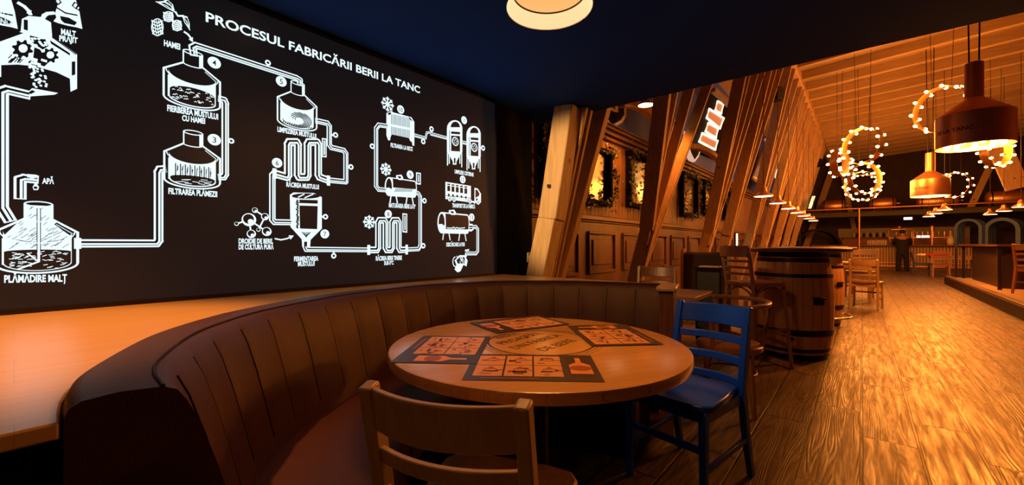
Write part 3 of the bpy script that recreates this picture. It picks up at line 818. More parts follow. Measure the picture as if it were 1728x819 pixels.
# hops
a = Art()
for cx, cy, rx, ry in ((265.5, 46, 10.5, 15), (284, 28, 9, 9), (298.5, 43, 8.5, 9.5)):
    a.ell(cx, cy, rx, ry, 0, 0); a.ell(cx, cy, rx-1.6, ry-1.6, 1, 1)
    for k in (-2, -1, 0, 1, 2):
        a.line([(cx-rx*.8, cy+k*ry*.36), (cx, cy+k*ry*.36+ry*.25), (cx+rx*.8, cy+k*ry*.36)], 0.005, 0, 2)
        a.line([(cx+k*rx*.36-2, cy-ry*.8), (cx+k*rx*.36+2, cy+ry*.8)], 0.003, 0, 2)
a.line([(296, 20), (300, 27), (310, 27)], 0.008, 0, 0)
for pts in ([(263, 3), (276, 2), (292, 12), (295, 21), (280, 13)], [(276, 2), (281, -2), (292, 8), (294, 17), (286, 10)], [(307, 26), (316, 28), (320, 40), (320, 51), (311, 38)]):
    a.poly(pts, 0, 0); c = (sum(p[0] for p in pts)/5, sum(p[1] for p in pts)/5)
    a.poly([(c[0]+(p[0]-c[0])*.68, c[1]+(p[1]-c[1])*.68) for p in pts], 1, 1); a.line([pts[0], c, pts[3]], 0.004, 0, 2)
a.done('hops_drawing')

# tap of the water main
a = Art(); pipe(a, [(34, 333), (34, 303), (41, 301), (60, 303)], 0.034); a.line([(48, 297), (60, 298)], 0.014, 0, 1); a.line([(54, 298), (54, 303)], 0.012, 0, 1)
a.poly([(60, 307), (66, 316), (64, 321), (57, 321), (55, 316)], 0, 1); a.disc(60, 317, 2.2, 1, 2); a.done('water_tap_drawing')

# pipes
a = Art(); pipe(a, [(327, 92), (325, 80), (331, 77), (500, 131.5), (506, 135), (506, 141)], 0.034); a.done("pipe_drawing")
a = Art(); pipe(a, [(371, 167), (378, 169), (380, 174), (380, 294), (377, 299), (371, 299)], 0.034); a.done("pipe_drawing")
a = Art(); pipe(a, [(277, 285.5), (270, 286), (267.5, 291), (267.5, 406), (264, 411), (133, 411)], 0.036); a.done("pipe_drawing")
a = Art(); pipe(a, [(534, 204), (552, 208), (555.5, 213), (555.5, 244), (559, 249), (580, 254), (583.5, 259), (583.5, 307), (553, 304)], 0.034); a.done("pipe_drawing")
a = Art(); pipe(a, [(463, 292), (459.5, 296), (459.5, 371), (463, 375), (490, 375.5)], 0.034); a.done("pipe_drawing")
a = Art(); pipe(a, [(515, 416), (517, 421), (635, 422)], 0.032); a.done("pipe_drawing")
a = Art(); pipe(a, [(686, 421.5), (706, 420.5), (709, 416), (709, 332), (706, 327), (702, 325)], 0.032); a.done("pipe_drawing")
a = Art(); pipe(a, [(653, 321), (639, 320), (634.5, 314), (634.5, 217), (639, 211), (653, 213)], 0.032); a.done("pipe_drawing")
a = Art(); pipe(a, [(700, 228.5), (716, 233)], 0.026); a.done("pipe_drawing")
a = Art(); pipe(a, [(718, 234), (720, 224), (727, 223.5)], 0.018); a.done("pipe_drawing")
a = Art(); pipe(a, [(727, 226), (753, 233)], 0.026); a.done("pipe_drawing")
a = Art(); pipe(a, [(790, 384), (803, 383), (806, 387), (806, 424), (803, 428), (787, 428)], 0.032); a.done("pipe_drawing")
a = Art(); a.line([(786, 428), (786, 433)], 0.02, 0, 0); a.line([(785, 423), (791, 422)], 0.014, 0, 0); a.done('tap_drawing')
for q in ((390, 238, 1, 0), (452, 106, 0, -1), (566, 228, 1, 0), (592, 282, 1, 0), (563, 432, 0, 1), (549, 366, 1, 0), (716, 339, 1, 0), (714, 415, 1, 0), (628, 247, -1, 0), (714, 239, 0, 1), (728, 218, 0, -1), (815, 250, 1, 0)):
    a = Art(); valve(a, *q); a.done('valve_drawing')
for x, y_ in ((131, 411), (463, 293), (554, 305), (622, 422), (686, 421.5)):
    a = Art(); a.line([(x, y_-7), (x, y_+7)], 0.022, 0, 2); a.done('flange_drawing')
def coil(xs, yt, yb, x_in, y_in, x_out, y_out):
    a = Art(); pts = [(x_out, y_out)]
    seq = list(xs)
    for k, x in enumerate(seq):
        r = 4
        if k % 2 == 0: pts += [(x-2, yb), (x, yb-r), (x, yt+r), (x+2, yt)]
        else: pts += [(x-2, yt), (x, yt+r), (x, yb-r), (x+2, yb)]
    pts.append((x_in, y_in)); pipe(a, pts, 0.046); a.done('cooling_coil_drawing')
coil((486, 502.5, 519, 537), 240, 299, 553, 304, 463, 293)
coil((638, 650.5, 661.5, 673), 372, 422, 686, 421.5, 622, 422)

# fermenter
a = Art()
a.poly([(489, 329), (495, 325), (530, 326), (543, 333), (543, 386), (524, 405), (523, 418), (510, 417), (509, 404), (490, 383)], 0, 0)
a.ell(516, 331, 24, 4.5, 1, 1); a.line([(503, 333), (513, 328)], 0.007, 0, 2); a.line([(514, 334), (528, 328)], 0.007, 0, 2)
a.poly([(505, 347), (536, 348), (535, 387), (506, 386)], 1, 1); a.poly([(505, 337), (536, 338), (536, 344), (505, 343)], 1, 1)
rr = random.Random(9)
for k in range(16): a.line([(499.5+rr.uniform(0, 3), 338+k*3), (502+rr.uniform(0, 2), 340+k*3)], 0.009, 1, 1)
for k in range(8): a.line([(509+k*2.2, 392), (514+k*.6, 401-abs(k-4))], 0.0035, 1, 1)
a.poly([(513, 408), (518, 408), (518, 415), (513, 415)], 1, 1); a.done('fermenter_drawing')
# yeast molecule
a = Art()
M_ = [(420, 371, 11), (430, 355, 4.5), (447, 366, 6), (424, 395, 7), (450, 391, 7.5), (399, 378, 3.4), (436, 388, 3.2)]
for i, j in ((0, 5), (0, 3), (0, 4), (1, 2), (2, 6), (1, 2)): a.line([M_[i][:2], M_[j][:2]], 0.008, 0, 0)
for x, y_, r in M_: a.disc(x, y_, r, 0, 1); a.disc(x-r*.08, y_-r*.12, r*.74, 1, 2)
for x, y_, r in M_[:5]: a.disc(x+r*.25, y_+r*.3, r*.4, 0, 3)
a.done('yeast_drawing')
# thermometers
for px, py, hh in ((547, 249, 16), (683, 376, 16), (706, 301, 10)):
    a = Art(); a.poly([(px-4, py-hh), (px+4, py-hh+1), (px+4, py+hh+1), (px-4, py+hh)], 0, 0); a.poly([(px-2.4, py-hh+2.5), (px+2.4, py-hh+3), (px+2.4, py+hh-1.5), (px-2.4, py+hh-2)], 1, 1); a.line([(px, py-hh+5), (px, py+hh-4)], 0.009, 0, 2); a.done('thermometer_drawing')
# snowflakes
for px, py, r in ((654, 176, 12), (651, 286, 10.5), (623, 375, 11)):
    a = Art(); c = Vector(P2(px, py)); q = pxm(px, r)
    for k in range(8):
        t = k*math.pi/4; d = Vector((math.cos(t), math.sin(t))); n = Vector((-d.y, d.x)); a.line([c, c+d*q], 0.009, 0, 0, True)
        for s_ in (1, -1): a.line([c+d*q*.55, c+d*q*.85+n*q*.22*s_], 0.007, 0, 0, True)
    a.done('snowflake_drawing')
# horizontal tanks
def htank(pl, pr, zt0, zb0, zt1, zb1, rx, kind):
    a = Art(); top_, bot_ = [(pl, zt0), (pr, zt1)], [(pl, zb0), (pr, zb1)]
    cl, cr = (zt0+zb0)/2, (zt1+zb1)/2; hl, hr = (zb0-zt0)/2, (zb1-zt1)/2
    for x in (pl+4, pl+12, pr-12, pr-4):
        y_ = cl+(cr-cl)*(x-pl)/(pr-pl)+hl*.8; dx = -2 if x in (pl+4, pr-12) else 2.5; a.line([(x, y_), (x+dx, y_+14)], 0.010, 0, 0)
    sil = arc(pl, cl, rx, hl, 90, 270) + arc(pr, cr, rx*.6, hr, -90, 90)
    a.poly(sil, 0, 1); 
    a.poly([(pl+rx*.9, cl-hl*.86), (pr, cr-hr*.86)] + arc(pr, cr, rx*.4, hr*.86, -90, 0)[1:] + ([(pr+rx*.3, cr+hr*.55), (pl+rx, cl+hl*.60), (pl+rx*1.0, cl)] if kind else [(pr+rx*.4, cr), (pl+rx, cl+hl*.1), (pl+rx*1.0, cl-hl*.3)]), 1, 2)
    a.ell(pl, cl, rx*.72, hl*.85, 1, 2); a.poly([(pl-rx*.7, cl+hl*.15), (pl, cl+hl*.12), (pl+rx*.7, cl+hl*.3)] + arc(pl, cl, rx*.72, hl*.85, 20, 170), 0, 3)
    if not kind:
        for k in range(12):
            x = pl+rx+3+k*2.5; a.line([(x, cl+hl*.55), (x+2.4, cl+hl*.2)], 0.005, 1, 3)
    else:
        rr = random.Random(3)
        for k in range(16):
            x = pl+rx+2+k*1.9; a.line([(x, cl+hl*.52+rr.uniform(-2, 1.5)), (x+1.5, cl+hl*.50)], 0.007, 0, 3)
    x = pl+(pr-pl)*.42; a.poly([(x-6, zt0-3), (x+3, zt0-4), (x+6, zt0+1), (x+5, zt0+5), (x-1, zt0+5), (x-6, zt0+2)], 0, 3); a.poly([(x-4, zt0-1), (x+1, zt0-1.5), (x+3, zt0+2), (x-1, zt0+2.5)], 1, 4)
    a.done('tank_drawing')
htank(656, 699, 299, 331, 305, 334, 7, 0)
htank(745, 788, 358, 394, 362, 395, 7, 1)
a = Art(); a.poly([(790, 378), (797, 378), (799, 382), (799, 388), (795, 391), (790, 390)], 0, 0); a.poly([(791.5, 381), (797, 381), (797, 387), (791.5, 387)], 1, 1); a.done('outlet_drawing')
# plate filter
a = Art()
a.poly([(652, 191), (660, 187.5), (664, 190), (690, 197), (694, 198), (699, 206), (699, 246), (696, 246), (695, 240), (692, 238), (690, 233), (661, 227), (659, 231), (658, 237), (655, 237), (652, 229)], 0, 0)
for k in range(14):
    x = 660.5+k*2.3; a.line([(x, 193+k*.45), (x, 209.5+k*.45)], 0.0045, 1, 1); a.line([(x, 214+k*.45), (x, 227+k*.42)], 0.0045, 1, 1)
a.poly([(654, 191), (659, 189.5), (660, 192), (656, 195)], 1, 2); a.poly([(689, 197), (692, 199), (696, 205), (692, 203)], 1, 2); a.done('plate_filter_drawing')
# upright tanks
for pl, pr, zt, zb in ((754, 780, 203, 279), (787, 811, 213, 287)):
    a = Art(); cx, rx = (pl+pr)/2, (pr-pl)/2
    for x, d in ((pl+1, 0), (pl+4, -3), (pr-4, -3), (pr-1, 3)): a.line([(x, zb-20), (x, zb+d)], 0.011, 0, 0)
    a.poly(arc(cx, zt+14, rx, 14, 180, 360) + [(pr, zb-22), (pr-5, zb-15), (cx+3, zb-6), (cx+3, zb-1), (cx-3, zb-1), (cx-3, zb-6), (pl+5, zb-15), (pl, zb-22)], 0, 1)
    a.poly(arc(cx+1, zt+12, rx*.6, 9.5, 180, 360), 1, 2); a.poly([(pl+7, zt+19), (pr-4, zt+20), (pr-4, zt+24), (pl+7, zt+23)], 1, 2)
    a.poly([(pl+7, zt+26), (pr-4, zt+27), (pr-4, zb-23), (pl+7, zb-24)], 1, 2); a.line([(pl+4.5, zt+18), (pl+4.5, zb-24)], 0.006, 1, 2)
    a.disc(cx+1, zt+36, 7.5, 0, 3); a.disc(cx+1, zt+36, 5.6, 1, 4); 
    c = Vector(P2(cx+1, zt+36)); q = pxm(cx, 5)
    for k in range(5):
        t = k*2*math.pi/5+.3; a.add([(SX+0.004, c.x+q*.6*math.cos(t)+q*.26*math.cos(s_), c.y+q*.6*math.sin(t)+q*.26*math.sin(s_)) for s_ in (0, 1.57, 3.14, 4.71)], [(0, 1, 2, 3)], 0)
    a.poly([(cx-1.5, zb-12), (cx+1.5, zb-12), (cx+1.2, zb-3), (cx-1.2, zb-3)], 1, 2); a.done('cistern_drawing')
a = Art(); pipe(a, [(779, 240), (788, 242)], 0.03); a.done('connector_drawing')
# delivery truck
a = Art(); a.poly([(751.5, 307), (794.5, 314), (794.5, 338), (751.5, 334)], 0, 0)
for k in range(5):
    x = 757+k*7.2; y_ = 310+k*1.1; a.poly([(x-2.4, y_), (x+2.4, y_+.6), (x+2.4, y_+13), (x-2.4, y_+12.5)], 1, 1); a.line([(x-2.4, y_+3), (x+2.4, y_+3.4)], 0.006, 0, 2); a.disc(x, y_+19, 2.2, 1, 1)
a.line([(752, 330.5), (794, 334.5)], 0.004, 1, 2)
a.poly([(751.5, 333), (810, 341), (810, 344), (751.5, 336)], 0, 0)
a.poly([(800.5, 317), (806, 318.5), (811.5, 327), (811.5, 342), (800.5, 341)], 0, 0); a.poly([(802, 320), (805.5, 321), (809, 327), (808, 331), (802, 334)], 1, 1); a.poly([(803, 335), (806, 335), (805, 339), (803, 339)], 1, 1)
for x, y_ in ((758.5, 336), (766, 337), (793, 340), (806.5, 341.5)): a.disc(x, y_, 4.6, 1, 1); a.disc(x, y_, 4.0, 0, 2); a.disc(x, y_, 2.0, 1, 3); a.disc(x, y_, 1.1, 0, 4)
a.done('truck_drawing')
# poured mug with foam
a = Art(); a.poly([(767, 440), (775, 431), (784, 431), (789, 440), (787, 450), (782, 447), (777, 458), (772, 460), (767, 455), (770, 447)], 0, 0)
a.poly([(770, 439), (776, 434), (783, 434), (786, 440), (784, 445), (772, 445)], 1, 1)
rr = random.Random(2)
for k in range(14): x, y_ = rr.uniform(770, 785), rr.uniform(434, 444); a.line([(x, y_-2), (x+1.4, y_+2)], 0.006, 0, 2)
a.line(arc(768, 442, 4, 8, 90, 270), 0.008, 0, 1); a.done('mug_drawing')

# ------------------------------------------------------------------ ladder back chairs
def curved_rail(b, w, y, z0, z1, t, bow, n=14, yb=None):
    """rail between the posts, bowed backwards; z0 bottom, z1 top"""
    yb = y if yb is None else yb
    secs = []
    for i in range(n+1):
        u = -1+2*i/n; x = u*w/2; k = -bow*(1-u*u)
        secs.append([Vector((x, yb+k-t/2, z0)), Vector((x, yb+k+t/2, z0)), Vector((x, y+k+t/2, z1)), Vector((x, y+k-t/2, z1))])
    b.loft(secs)
def ladder_chair(name, label, mat, loc, rz, group=None, h=0.84, slats=(0.672, 0.572, 0.472), seat_h=0.46, extra=0.0, seatmat=None):
    t = thing(name, label, 'chair', loc, rz, group)
    def py(z): return -0.205 - 0.075*max(0, (z-seat_h)/(h-seat_h))**1.2
    b = MB(); 
    sp = [(-0.165, -0.20), (0.165, -0.20), (0.20, 0.0), (0.215, 0.16), (0.19, 0.205), (0.10, 0.222), (-0.10, 0.222), (-0.19, 0.205), (-0.215, 0.16), (-0.20, 0.0)]
    b.prism(sp, seat_h-0.032, seat_h); b.build('seat', seatmat or mat, t, bevel=0.008)
    b = MB(); b.span((-0.17, 0.155, seat_h-0.085), (0.17, 0.175, seat_h-0.032)); b.span((-0.17, -0.205, seat_h-0.085), (0.17, -0.185, seat_h-0.032))
    for s in (-1, 1): b.sweep([(s*0.175, -0.19, seat_h-0.058), (s*0.185, 0.16, seat_h-0.058)], 0.02, 0.053)
    b.build('seat_frame', mat, t, bevel=0.003)
    for s in (-1, 1):
        pts = [(s*0.188, -0.285, 0.0), (s*0.184, -0.235, 0.22)] + [(s*0.180, py(z), z) for z in (seat_h-0.03, seat_h+0.08, seat_h+0.18, seat_h+0.28, h)]
        b = MB(); b.sweep(pts, 0.034, 0.044, (0, 1, 0), taper=(0.8, 0.95, 1, 1, 1, 0.95, 0.95)); b.build('back_leg', mat, t, bevel=0.006)
        b = MB(); b.sweep([(s*0.190, 0.185, 0), (s*0.185, 0.178, seat_h-0.03)], 0.036, 0.036, (0, 1, 0), taper=(0.78, 1)); b.build('leg', mat, t, bevel=0.004)
    b = MB(); curved_rail(b, 0.345, py(h-0.01), h-0.108, h-0.005, 0.020, 0.048, yb=py(h-0.105)); b.build('top_rail', mat, t, bevel=0.005)
    for z in slats:
        b = MB(); curved_rail(b, 0.345, py(z+.02), z-0.019, z+0.019, 0.018, 0.042, yb=py(z-.02)); b.build('slat', mat, t, bevel=0.004)
    for s in (-1, 1):
        b = MB(); b.sweep([(s*0.187, -0.232, 0.20), (s*0.189, 0.18, 0.17)], 0.018, 0.026); b.build('stretcher', mat, t, bevel=0.003)
    b = MB(); b.sweep([(-0.19, 0.183, 0.26), (0.19, 0.183, 0.26)], 0.018, 0.03); b.build('stretcher', mat, t, bevel=0.003)
    if extra: t.scale = (extra, extra, extra)
    return t
# wooden chair in front, back towards the camera
pl_, pr_ = atz(618, 652, 0.835), atz(887, 686, 0.835)
def seat_chair(pl_, pr_):
    """place a chair from the tops of its back posts (left, right as the sitter's back is seen from behind)"""
    u = Vector((pr_.x-pl_.x, pr_.y-pl_.y, 0)); rz = math.atan2(u.y, u.x)
    m = (pl_+pr_)/2; back = Matrix.Rotation(rz, 3, 'Z') @ Vector((0, -0.28, 0))
    return (m.x-back.x, m.y-back.y, 0), rz, u.length
loc_, rz_, w_ = seat_chair(pl_, pr_)
print('front chair', loc_, math.degrees(rz_), w_)
ladder_chair('dining_chair', 'natural wooden ladder back chair in the foreground facing the round table', M_chairwood, loc_, rz_)
pr_, pl_ = atz(1156, 507, 0.84), atz(1256, 518, 0.84)
loc_, rz_, w_ = seat_chair(pl_, pr_)
print('blue chair', loc_, math.degrees(rz_), w_)
ladder_chair('dining_chair', 'bright blue painted ladder back chair at the right of the round table', M_bluepaint, loc_, rz_)

# ------------------------------------------------------------------ bentwood pieces
def armchair(loc, rz):
    t = thing('bentwood_armchair', 'brown bentwood armchair with curved rail and round seat behind the blue chair', 'chair', loc, rz)
    b = MB(); b.lathe([(0, 0.415), (0.20, 0.415), (0.213, 0.425), (0.213, 0.455), (0.20, 0.465), (0, 0.46)], seg=40); b.build('seat', M_bentwood, t, smooth=40)
    pts = [(0.25*math.cos(rad(a)), 0.25*math.sin(rad(a))*0.98, 0.735+0.02*math.sin(rad(a-180)/2 if a > 180 else 0)) for a in range(150, 391, 8)]
    b = MB(); b.sweep(pts, 0.036, 0.028); b.build('arm_rail', M_bentwood, t, bevel=0.008)
    for a in (155, 205, 270, 335, 385):
        b = MB(); x, y = math.cos(rad(a)), math.sin(rad(a)); b.tube([(0.20*x, 0.20*y, 0.43), (0.225*x, 0.225*y, 0.58), (0.248*x, 0.245*y, 0.735)], 0.015, 10); b.build('spindle', M_bentwood, t, smooth=50)
    for a in (45, 135, 225, 315):
        x, y = math.cos(rad(a)), math.sin(rad(a)); b = MB(); b.tube([(0.225*x, 0.225*y, 0), (0.20*x, 0.20*y, 0.22), (0.175*x, 0.175*y, 0.42)], 0.018, 10, radii=[0.014, 0.018, 0.02]); b.build('leg', M_bentwood, t, smooth=50)
    b = MB(); b.tube([(0.172*math.cos(rad(a)), 0.172*math.sin(rad(a)), 0.26) for a in range(0, 360, 12)], 0.010, 8, closed=True); b.build('ring_stretcher', M_bentwood, t, smooth=60)
    return t
def bar_stool(loc, rz, label, s=1.0, group=None):
    t = thing('bentwood_bar_stool', label, 'bar stool', loc, rz, group); H_ = 0.80
    b = MB(); b.prism([(0.205*max(-1, min(1, 1.25*math.cos(rad(a)))), 0.205*max(-1, min(1, 1.25*math.sin(rad(a))))) for a in range(0, 360, 15)], H_-0.04, H_); b.build('seat', M_bentwood, t, bevel=0.01)
    L_ = {}
    for i, (sx, sy) in enumerate(((-1, 1), (1, 1), (-1, -1), (1, -1))):
        top_ = (sx*0.165, sy*0.165, H_-0.03); bot = (sx*0.21, sy*0.215, 0); L_[i] = (top_, bot)
        b = MB(); b.tube([bot, top_], 0.017, 10, radii=[0.015, 0.019]); b.build('leg', M_bentwood, t, smooth=50)
    for (p, q) in (((-1, 1), (1, 1)), ((-1, -1), (1, -1)), ((-1, -1), (-1, 1)), ((1, -1), (1, 1))):
        pts = []
        for k in range(13):
            a = math.pi*k/12; u = 0.5-0.5*math.cos(a); x = p[0]*0.172+(q[0]-p[0])*0.172*u; y = p[1]*0.172+(q[1]-p[1])*0.172*u
            pts.append((x, y, H_-0.20+0.15*math.sin(a)))
        b = MB(); b.tube(pts, 0.009, 8); b.build('arched_brace', M_bentwood, t, smooth=60)
    for s_ in (-1, 1):
        b = MB(); b.sweep([(-0.195, s_*0.2, 0.30), (0.195, s_*0.2, 0.30)], 0.02, 0.03); b.build('stretcher', M_bentwood, t, bevel=0.004)
        b = MB(); b.sweep([(s_*0.195, -0.2, 0.36), (s_*0.195, 0.2, 0.36)], 0.02, 0.03); b.build('stretcher', M_bentwood, t, bevel=0.004)
        b = MB(); b.sweep([(s_*0.165, -0.17, H_-.03), (s_*0.168, -0.195, H_+0.14), (s_*0.172, -0.235, H_+0.33)], 0.03, 0.024, (0, 1, 0)); b.build('back_post', M_bentwood, t, bevel=0.006)
    b = MB(); curved_rail(b, 0.35, -0.238, H_+0.24, H_+0.345, 0.018, 0.03); b.build('top_rail', M_bentwood, t, bevel=0.005)
    for z in (0.08, 0.14, 0.20):
        b = MB(); curved_rail(b, 0.33, -0.18-0.16*z, H_+z-.012, H_+z+.012, 0.014, 0.025); b.build('slat', M_bentwood, t, bevel=0.003)
    t.scale = (s, s, s)
    return t
armchair((-0.73, 3.27, 0), rad(100))
bar_stool((-0.80, 4.60, 0), rad(-37), 'dark bentwood bar stool with slatted back beside the nearest barrel')

# wooden table beyond the end panel of the banquette, black cabinet, bench
t = thing('square_table', 'brown wooden table beyond the end post of the banquette', 'table', (-1.42, 3.62, 0), rad(2))
b = MB(); b.box((0, 0, 0.732), (0.86, 0.62, 0.036)); b.build('tabletop', M_chairwood, t, bevel=0.004)
b = MB(); b.lathe([(0.035, 0.02), (0.035, 0.715)], seg=16); b.build('pedestal', M_iron, t, smooth=40)
b = MB(); b.box((0, 0, 0.012), (0.42, 0.42, 0.024)); b.build('base', M_iron, t, bevel=0.004)
t = thing('cabinet', 'narrow black cabinet with a pale tray on top behind the bentwood stool', 'cabinet', (-1.36, 5.35, 0), rad(0))
b = MB(); b.span((-0.14, -0.22, 0.05), (0.14, 0.22, 0.87)); b.build('body', M_black, t, bevel=0.004)
b = MB(); b.span((-0.15, -0.23, 0.87), (0.15, 0.23, 0.89)); b.build('top', M_black, t, bevel=0.003)
b = MB(); b.span((-0.12, -0.02, 0.06), (0.13, 0.0, 0.85)); 
b = MB(); b.span((-0.12, -0.224, 0.09), (0.12, -0.216, 0.84)); b.build('door', M_iron, t, bevel=0.002)
b = MB(); b.span((-0.13, -0.21, 0), (0.13, 0.21, 0.05)); b.build('plinth', M_iron, t)
t = tag(MB((-1.36, 5.25, 0.891)).box((-1.36, 5.22, 0.899), (0.22, 0.14, 0.014)).build('tray', M_chairwood, bevel=0.004), 'pale wooden tray lying on the narrow black cabinet', 'tray')
def bench(loc, rz, label, L_=1.3):
    t = thing('bench', label, 'bench', loc, rz, 'dark booth benches along the panelled wall')
    b = MB(); b.span((-L_/2, -0.02, 0.40), (L_/2, 0.45, 0.47)); b.build('seat', M_leatherdark, t, bevel=0.02)
    b = MB(); b.loft([[Vector((x, -0.02, 0.40)), Vector((x, 0.06, 0.47)), Vector((x, 0.0, 1.02)), Vector((x, -0.03, 1.05)), Vector((x, -0.06, 1.02)), Vector((x, -0.06, 0.40))] for x in (-L_/2, -L_/4, 0, L_/4, L_/2)]); b.build('backrest', M_leatherdark, t, bevel=0.02)
    b = MB(); b.span((-L_/2, -0.06, 0), (L_/2, 0.40, 0.40)); b.build('base', M_darkwood, t)
    for s in (-1, 1):
        b = MB(); 
        prof = [(-0.08, 0), (0.46, 0), (0.48, 0.45), (0.38, 0.62), (0.20, 0.80), (0.10, 1.02), (0.02, 1.10), (-0.06, 1.09), (-0.09, 1.0)]
        n = len(prof); x0, x1 = s*L_/2, s*(L_/2+0.05)
        b.loft([[Vector((x, y, z)) for y, z in prof] for x in (x0, x1)]); b.build('side_panel', M_darkwood, t, bevel=0.008)
    return t
ladder_chair('dining_chair', 'dark brown wooden chair at the table beyond the banquette end post', M_darkwood, (-1.72, 4.42, 0), rad(195), None, extra=1.08)
bench((-1.86, 6.9, 0), rad(0), 'dark brown booth bench behind the narrow black cabinet', 0.62)

# ------------------------------------------------------------------ barrels
def barrel(loc, label, rz=0):
    t = thing('barrel_table', label, 'barrel', loc, rz, 'wine barrel tables along the aisle')
    H_ = 1.08; re, rb = 0.305, 0.362
    def r(z): u = (z/H_-0.5)*2; return rb-(rb-re)*abs(u)**2.0
    prof = [(0, 0.03), (re-0.025, 0.03), (re-0.02, 0.0)] + [(r(H_*k/20), H_*k/20) for k in range(21)] + [(re-0.02, H_), (0, H_-0.01)]
    b = MB(); b.lathe(prof, seg=64)
    for k in range(26):       # stave joints
        a = 2*math.pi*k/26
        b.tube([((r(H_*q/10)-0.001)*math.cos(a), (r(H_*q/10)-0.001)*math.sin(a), H_*q/10) for q in range(11)], 0.0022, 4, mi=1)
    b.build('staves', [M_barrel, M_iron], t, smooth=40)
    for z, h in ((0.028, 0.05), (0.095, 0.035), (0.275, 0.062), (0.845, 0.036), (1.0, 0.04), (1.055, 0.045)):
        p = [(r(max(0, z-h/2))+0.0005, z-h/2), (r(max(0, z-h/2))+0.005, z-h/2), (r(z)+0.0055, z), (r(min(H_, z+h/2))+0.005, z+h/2), (r(min(H_, z+h/2))+0.0005, z+h/2)]
        b = MB(); b.shell(p, seg=64); b.build('hoop', M_iron, t, smooth=40)
    b = MB(); b.lathe([(0, H_), (0.49, H_), (0.503, H_+0.008), (0.503, H_+0.034), (0.492, H_+0.042), (0, H_+0.042)], seg=72); b.build('tabletop', M_darkwood, t, smooth=40)
    a = rad(-47); c, s = math.cos(a), math.sin(a)
    b = MB(); b.box((c*0.366, s*0.366, 0.60), (0.012, 0.10, 0.075), a); b.box((c*0.374, s*0.374, 0.625), (0.016, 0.13, 0.012), a); b.build('bracket', M_iron, t, bevel=0.002)
    b = MB(); b.lathe([(0.0, -0.012), (0.02, -0.012), (0.016, 0.012), (0, 0.012)], (r(0.235)*math.sin(rad(6))*1.0, -r(0.235)-0.004, 0.215), 12, Matrix.Rotation(rad(90), 3, 'X')); b.build('bung', M_iron, t, smooth=40)
    return t
b1 = barrel((-0.575, 5.33, 0), 'nearest wooden barrel table with black hoops, beside the bentwood stool')
def foot_ring(t):
    for rr_, z in ((0.44, 0.035),):
        b = MB(); b.tube([(rr_*math.cos(rad(a)), rr_*math.sin(rad(a)), z+0.1) for a in range(0, 360, 8)], 0.016, 10, closed=True); fr = b.build('foot_ring', M_chrome, t, smooth=60)
        for a in (20, 110, 200, 290):
            b = MB(); b.tube([(0.30*math.cos(rad(a)), 0.30*math.sin(rad(a)), z+0.1), (0.44*math.cos(rad(a)), 0.44*math.sin(rad(a)), z+0.1)], 0.010, 8); b.build('spoke', M_chrome, fr, smooth=60)
for loc, lab in (((-0.555, 7.6, 0), 'second wooden barrel table with chrome foot ring, behind the nearest barrel'), ((-0.70, 9.62, 0), 'third wooden barrel table, mostly hidden behind the second barrel')):
    c = clone(b1, loc, rad(17), lab); foot_ring(c)

# ------------------------------------------------------------------ timber fans on the left
def fan(k, Yb, offs, label, first=False):
    t = thing('timber_fan', label, 'timber frame', (-2.70, Yb, 0), 0, 'leaning timber fans along the panelled wall')
    xk = lambda z: -2.70 + 0.25*z
    zj = 1.48
    if not first:
        b = MB(); b.sweep([(xk(0), Yb, 0), (xk(zj), Yb+0.10, zj)], 0.22, 0.12, (0, 1, 0)); tr = b.build('trunk', M_timber, t, world=True, bevel=0.008)
        b = MB(); p = Vector((xk(zj-0.35)+.07, Yb+0.08-.07, zj-0.35)); b.sphere(p, 0.022, 8, 6); b.build('bolt', M_iron, tr, world=True, smooth=60)
    for i, o_ in enumerate(offs):
        yb = Yb + 0.10 + (-0.075 + 0.065*i)*(1 if not first else .8)
        zb = zj - (0.10 if i == 0 else 0.62 if not first else 1.42)
        w_, d_ = (0.20, 0.075) if i == 0 else (0.145, 0.048)
        pt = Vector((xk(CZ), Yb + o_, CZ)); pb = Vector((xk(zj)-(zj-zb)*0.25, yb - (zj-zb)*0.07, zb))
        b = MB(); b.sweep([pb, pb.lerp(pt, 0.5), pt], w_, d_, (0, 1, 0)); b.build('rafter', M_timber, t, world=True, bevel=0.006)
    return t
FANS = [(5.77, (-1.3, -0.5, 0.5, 1.6)), (8.85, (-0.9, -0.35, 0.3, 0.85)), (10.3, (-0.45, 0.2, 0.8)), (12.8, (-1.2, -0.5, 0.3, 1.1)), (15.2, (-1.1, -0.4, 0.3, 1.0)), (17.6, (-1.1, -0.4, 0.3, 1.0)), (20.0, (-1.1, -0.4, 0.3, 1.0)), (22.4, (-1.1, -0.4, 0.3, 1.0))]
LAB = ['splayed timber rafters right behind the pale leaning post', 'leaning timber fan left of the second bare rafter group, behind the wooden table', 'leaning timber fan with its foot behind the narrow black cabinet',
       'leaning timber fan rising behind the left rim of the nearest barrel', 'leaning timber fan rising just behind the nearest barrel top, second from its left rim', 'leaning timber fan third from the left above the barrel top',
       'leaning timber fan fourth from the left above the barrel top', 'leaning timber fan fifth from the left above the barrel top', 'leaning timber fan farthest along the panelled wall']
t = thing('timber_fan', LAB[0], 'timber frame', (-2.70, 3.74, 0), 0, 'leaning timber fans along the panelled wall')
for p0, p1, w_, d_ in (((-2.72, 3.60, 0), (-2.10, 3.56, 2.495), 0.13, 0.04), ((-2.72, 3.655, 0), (-2.10, 3.655, 2.495), 0.13, 0.04), ((-2.74, 3.70, 0), (-1.42, 4.42, CZ), 0.16, 0.09)):
    b = MB(); b.sweep([p0, p1], w_, d_, (0, 1, 0)); b.build('rafter', M_timber, t, world=True, bevel=0.006)
